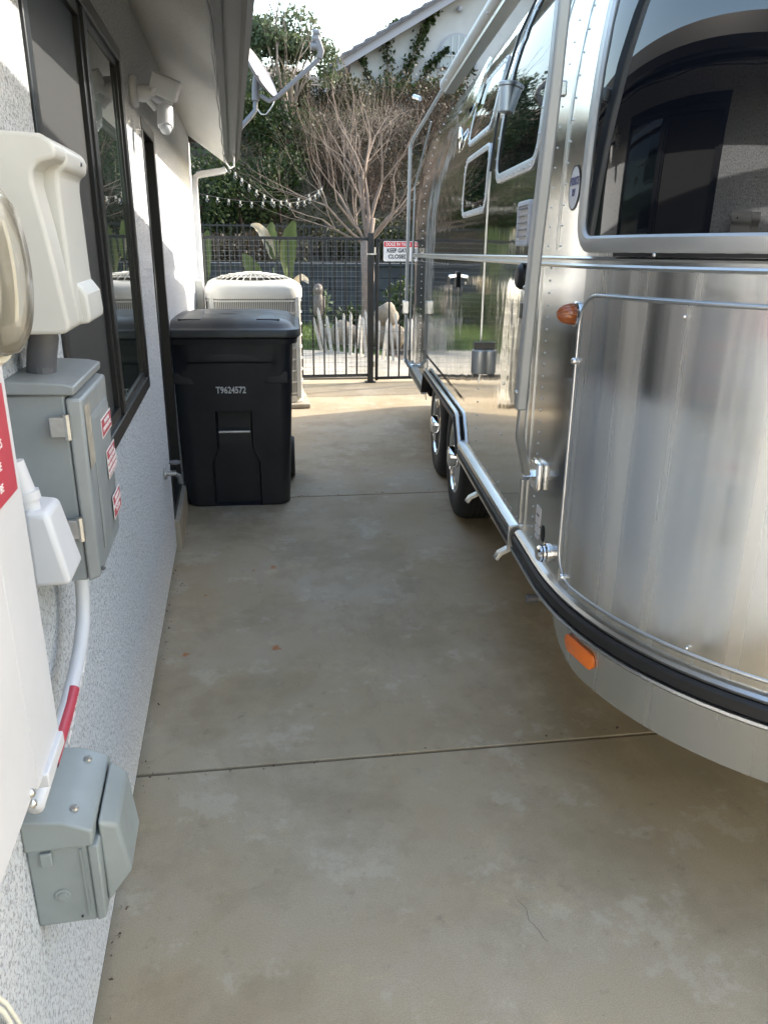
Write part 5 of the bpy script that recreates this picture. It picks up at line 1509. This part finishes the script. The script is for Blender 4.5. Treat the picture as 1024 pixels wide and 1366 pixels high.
# leafy tree upper left behind the eave
def leafy_tree(x, y, zb, h, blobs, n, m, label, seed, size=.13, bark='twig_grey', name='leafy_tree', holes=.15, hs=1.0):
    t = thing(name, label, 'tree', (x, y, zb), 'trees on the hill')
    mb = MB(); g = random.Random(seed)
    mb.tube([(x, y, zb-.5), (x+.05, y, zb+h*.25), (x-.05, y, zb+h*.5)], [h*.035, h*.028, h*.02], 8)
    mb.build('trunk', bark, t, smooth='all')
    mb = MB()
    for k_ in range(6):
        a = k_*2*math.pi/6+g.uniform(-.4, .4)
        grow(mb, Vector((x, y, zb+h*g.uniform(.25, .45))), Vector((math.cos(a)*.55, math.sin(a)*.55, 1)).normalized(), h*.28, h*.016, 3, g, .3, .5)
    mb.build('limbs', bark, t)
    leaf_mesh('crown', clump_points(blobs, n, seed, .15, holes, hs), size, m, t, aspect=2.2, droop=.4, seed=seed)
leafy_tree(1.45, 21, 2.9, 3.9, [(1.25, 21, 5.5, .75, .7, .8), (2.15, 21, 5.55, .65, .6, .5), (.9, 20.8, 5.8, .6, .6, .6), (1.7, 21, 6.1, .6, .6, .55), (2.55, 21.2, 5.35, .45, .5, .45), (.5, 21, 4.8, .7, .7, .9)], 6500, 'leaf_mid', 'leafy green tree with pale trunks rising above the satellite dish', 31, .125, holes=.02, hs=1.6)

# ivy and shrubs on the hill
def shrub(x, y, blobs, n, m, label, seed, size=.10, name='shrub', group='shrubs on the hill', twigs=0, tm='twig', holes=.2, up=1.0):
    z = hill_z(x, y)
    t = thing(name, label, 'shrub', (x, y, z), group)
    if n:
        pts = clump_points([(x+a, y+b, z+c, d, e, f) for (a, b, c, d, e, f) in blobs], n, seed, .3, holes, 1.1)
        leaf_mesh('leaves', pts, size, m, t, aspect=2, seed=seed)
    g = random.Random(seed)
    mb = MB()
    for k_ in range(max(3, twigs)):
        a, b, c, d, e, f = g.choice(blobs)
        st = Vector((x+a+g.uniform(-.4, .4)*d, y+b+g.uniform(-.4, .4)*e, z-.1))
        if twigs: grow(mb, st, Vector((g.uniform(-.6, .6), g.uniform(-.6, .6), up)).normalized(), (c+f)*.34, .014, 4, g, .2, .6, 3)
        else: mb.tube([st, st+Vector((g.uniform(-.2, .2), 0, c))], .03, 4)
    mb.build('twigs' if twigs else 'stems', tm, t)
shrub(3.3, 19.2, [(0, 0, .9, 1.0, .7, .9)], 1300, 'leaf_brown', 'reddish brown half bare shrub behind the bare tree', 41, .07, twigs=22)
shrub(4.4, 20.2, [(0, 0, 1.1, 1.1, .8, 1.1), (.9, .3, .8, .8, .7, .8)], 1700, 'leaf_brown', 'brown twiggy shrub in front of the ivy bank by the trailer roof', 42, .07, twigs=24)
shrub(2.2, 19.6, [(0, 0, .9, .9, .7, .9)], 1200, 'leaf_brown', 'brown bare shrub below the tiled roof', 43, .07, twigs=20)
shrub(5.6, 21.0, [(0, 0, .8, 1.2, .8, 1.1)], 2000, 'leaf_brown', 'dark brown shrub low beside the awning case', 44, .08, twigs=22)
shrub(.55, 18.6, [(0, 0, .7, .9, .7, .7), (.6, .2, 1.1, .6, .6, .6)], 3200, 'leaf_dark', 'dense dark green shrub under the satellite dish', 45, .10)
shrub(1.3, 19.8, [(0, 0, .8, .9, .7, .9), (-.6, 0, 1.2, .7, .6, .5)], 3200, 'leaf_dark', 'dense dark green shrub below the leafy tree', 46, .10)
shrub(-.6, 18.2, [(0, 0, .8, 1.1, .8, .9)], 2800, 'leaf_dark', 'dark shrub at the left behind the downspout', 47, .10)
shrub(-.5, 21.5, [(0, 0, 1.2, 1.3, .9, 1.5)], 3000, 'leaf_dark', 'tall dark shrub high on the hill behind the eave', 48, .12)
shrub(2.4, 22.0, [(0, 0, .3, 1.4, .6, .45)], 2600, 'leaf_olive', 'olive hedge just below the tiled roof', 49, .10)
shrub(4.9, 23.8, [(0, 0, .1, 1.3, .6, .5), (1.1, 0, .15, .9, .6, .45)], 3800, 'leaf_dark', 'clipped dark hedge at the foot of the gable wall', 50, .10)
shrub(7.1, 23.8, [(0, 0, .1, 1.4, .7, .55)], 3600, 'leaf_dark', 'dark hedge right of the gable wall under the awning', 51, .10)
shrub(1.2, 17.2, [(0, 0, .3, 1.2, .6, .4)], 2400, 'leaf_brown', 'low brown ground shrub above the boundary fence left of the tree', 52, .07, twigs=8)
shrub(-.3, 16.6, [(0, 0, .3, 1.3, .6, .4)], 2400, 'leaf_brown', 'low brown ground shrub behind the downspout', 53, .07)
shrub(3.0, 17.4, [(0, 0, .35, 1.4, .7, .45)], 3000, 'leaf_olive', 'olive ground shrub right of the bare tree trunk', 54, .08)
shrub(4.9, 18.0, [(0, 0, .6, 1.4, .8, .8)], 3000, 'leaf_brown', 'brown shrub low behind the trailer end', 55, .08, twigs=12)
# climbing ivy stems on the gable
ivy = thing('climbing_vine', 'green vine climbing in strands up the cream gable wall', 'vine', (5.3, 25.9, 5.4))
g = random.Random(9)
for (pts, n, w) in (([(4.3, 5.9), (4.15, 6.35), (4.0, 6.75)], 160, .10), ([(4.9, 5.9), (4.85, 6.6), (4.95, 7.25), (5.1, 7.45)], 420, .17),
                    ([(5.3, 5.8), (5.6, 6.6), (5.95, 7.3), (6.3, 7.95)], 620, .20), ([(5.9, 5.9), (6.2, 6.5), (6.7, 6.9)], 220, .12),
                    ([(6.9, 5.8), (7.1, 6.3), (7.4, 6.5)], 420, .26), ([(4.6, 5.7), (5.4, 5.9), (6.2, 5.75)], 380, .18)):
    lp = []
    for _ in range(int(n*.65)):
        t = g.random()**.8*(len(pts)-1); a = int(min(t, len(pts)-2)); f_ = t-a
        x = pts[a][0]*(1-f_)+pts[a+1][0]*f_; z = pts[a][1]*(1-f_)+pts[a+1][1]*f_
        ww = w*(1-.5*t/(len(pts)-1)); lp.append((x+g.gauss(0, ww*.6), 25.9+g.uniform(-.12, 0), z+g.gauss(0, ww*.6)))
    leaf_mesh('strand', lp, .13, 'leaf_dark', ivy, aspect=1.5, droop=.4, seed=n, kind='stuff')
    MB().tube([(p[0], 25.93, p[1]) for p in pts], .015, 4).build('stem', 'twig', ivy)
# ground cover over the hill face
r_ = np.random.RandomState(77)
gx = r_.uniform(-3, 9, 60000); gy = 15.2+9.5*r_.rand(60000)
sel = [(x, y, hill_z(x, y)+r_.rand()*.16) for x, y in zip(gx, gy) if mnoise.noise(Vector((x*.55, y*.55, 9))) > -.12]
leaf_mesh('ground_cover', sel[:24000], .085, 'leaf_olive', None, seed=5, kind='stuff')
sel2 = [(x, y, hill_z(x, y)+r_.rand()*.12) for x, y in zip(gx, gy) if mnoise.noise(Vector((x*.55, y*.55, 9))) <= .02]
leaf_mesh('dry_brush', sel2[:16000], .09, 'leaf_brown', None, seed=6, aspect=4, kind='stuff')

# ================================================================ NEIGHBOUR HOUSES ON THE HILL
gb = thing('gable_house', 'cream stucco house with slate roof gable and arched window on the hill', 'house', (7, 26, 5))
# gable: left eave (3.25, 6.35), slope continues to a peak at the right
sl_ = (8.17-6.35)/(6.53-3.25); pk_x = 8.6; pk_z = 6.35+sl_*(pk_x-3.25)
MB().prism([(3.75, 4.0), (13.4, 4.0), (13.4, 6.35), (pk_x, pk_z-.10), (3.75, 6.50)], lambda p, t: (p[0], t, p[1]), 26.0, 33).build('wall', 'far_wall', gb)
for s in (1, -1):
    def X_(x): return x if s == 1 else 2*pk_x-x
    MB().hexa([(X_(3.2), 25.6, 6.28), (X_(pk_x), 25.6, pk_z+.05), (X_(pk_x), 25.6, pk_z-.22), (X_(3.2), 25.6, 6.02)],
              [(X_(3.2), 25.66, 6.28), (X_(pk_x), 25.66, pk_z+.05), (X_(pk_x), 25.66, pk_z-.22), (X_(3.2), 25.66, 6.02)]).build('barge_board', 'far_trim', gb)
    rf = MB().hexa([(X_(3.1), 25.5, 6.28), (X_(pk_x), 25.5, pk_z+.10), (X_(pk_x), 25.5, pk_z+.03), (X_(3.1), 25.5, 6.20)],
              [(X_(3.1), 33.5, 6.28), (X_(pk_x), 33.5, pk_z+.10), (X_(pk_x), 33.5, pk_z+.03), (X_(3.1), 33.5, 6.20)]).build('roof', 'far_roof', gb)
    nt_ = 16
    for i in range(nt_):
        t0, t1 = i/nt_, (i+1)/nt_
        x0, x1 = 3.08+(pk_x-3.08)*t0, 3.08+(pk_x-3.08)*t1+.06
        z0, z1 = 6.27+(pk_z-6.17)*t0, 6.27+(pk_z-6.17)*t1
        MB().hexa([(X_(x0), 25.46, z0+.075), (X_(x1), 25.46, z1+.04), (X_(x1), 25.46, z1), (X_(x0), 25.46, z0)],
                  [(X_(x0), 27.6, z0+.075), (X_(x1), 27.6, z1+.04), (X_(x1), 27.6, z1), (X_(x0), 27.6, z0)]).build('slate', 'far_roof', rf)
# arched window
def arch(cx, cz, r_, h, y, n=16): return [(cx-r_, y, cz-h)]+[(cx-r_*math.cos(math.pi*i/n), y, cz+r_*math.sin(math.pi*i/n)) for i in range(n+1)]+[(cx+r_, y, cz-h)]
def arch_prism(cx, cz, r_, h, y0, y1, name, m, parent):
    a = arch(cx, cz, r_, h, y0); b = arch(cx, cz, r_, h, y1); n = len(a)
    return MB().add(a+b, [tuple(range(n)), tuple(range(2*n-1, n-1, -1))]+[(i, (i+1) % n, n+(i+1) % n, n+i) for i in range(n)]).build(name, m, parent)
awn = arch_prism(7.05, 6.72, .62, .35, 25.95, 26.0, 'window', 'far_trim', gb)
arch_prism(7.05, 6.72, .56, .32, 25.93, 25.949, 'pane', 'far_glass', awn)
for x in (6.86, 7.05, 7.24): MB().box(x-.012, x+.012, 25.91, 25.929, 6.42, 6.72+math.sqrt(.56**2-(x-7.05)**2)-.01).build('glazing_bar', 'white_paint', awn)
MB().box(6.5, 7.6, 25.905, 25.9095, 6.70, 6.73).build('glazing_bar', 'white_paint', awn)
MB().sphere((7.05, 25.9, 7.95), .09, 10, 6, (1, .6, 1)).build('gable_vent', 'far_trim', gb, smooth='all')
th = thing('tiled_roof_house', 'neighbour house with rows of brown roof tiles behind the leafy tree', 'house', (1.5, 24.5, 4.8))
MB().box(-4, 3.0, 24.4, 30, 3.6, 5.30).build('wall', 'far_wall', th)
MB().box(.9, 1.9, 24.34, 24.398, 4.6, 5.15).build('window', 'far_glass', th)
rf = MB().hexa([(-4.4, 23.7, 5.26), (3.25, 23.7, 5.26), (3.25, 23.7, 5.33), (-4.4, 23.7, 5.33)], [(-4.4, 27.5, 6.4), (2.3, 27.5, 6.4), (2.3, 27.5, 6.47), (-4.4, 27.5, 6.47)]).build('roof', 'far_tile', th)
for j in range(5):
    y0 = 23.68+j*.34; z0 = 5.34+j*.34*.3
    for i in range(24):
        x = -4.3+i*.315+(.15 if j % 2 else 0)
        if x > 3.05-j*.12 or x < -2.2: continue
        MB().hexa([(x, y0, z0), (x+.30, y0, z0), (x+.30, y0, z0+.045), (x, y0, z0+.045)], [(x, y0+.40, z0+.11), (x+.30, y0+.40, z0+.11), (x+.30, y0+.40, z0+.135), (x, y0+.40, z0+.135)]).build('roof_tile', 'far_tile', rf)
MB().box(-4.4, 3.25, 23.66, 23.70, 5.16, 5.32).build('gutter', 'far_trim', th)

# small dry leaf on the slab
lf = leaf_mesh('fallen_leaf', [(.835, 1.408, .003)], .022, 'twig', None, aspect=1.6, seed=4)
tag(lf, 'tiny dark dry leaf lying on the nearest concrete slab', 'leaf')
# crack on the near slab: a thin recessed-looking sliver
ck = [(.600, 1.36), (.612, 1.33), (.606, 1.30), (.618, 1.27), (.622, 1.245), (.628, 1.235)]
mb = MB()
v = []
for i, (x, y) in enumerate(ck): v += [(x-.0007, y, .0006), (x+.0007, y, .0006)]
mb.add(v, [(2*i, 2*i+1, 2*i+3, 2*i+2) for i in range(len(ck)-1)]); mb.build('surface_crack', 'stain_line', drive)
leafl = []
for _ in range(200):
    y = rng.uniform(.9, 8.0)
    leafl.append((-.352+abs(rng.gauss(0, .018)), y, .002))
for _ in range(50): leafl.append((rng.uniform(-.3, 1.2), rng.choice((1.975, 4.53))+rng.gauss(0, .006)+slope*.3, .001))
leaf_mesh('grit', leafl, .009, 'twig', None, aspect=1.3, seed=12, kind='stuff')
bpy.context.view_layer.update()
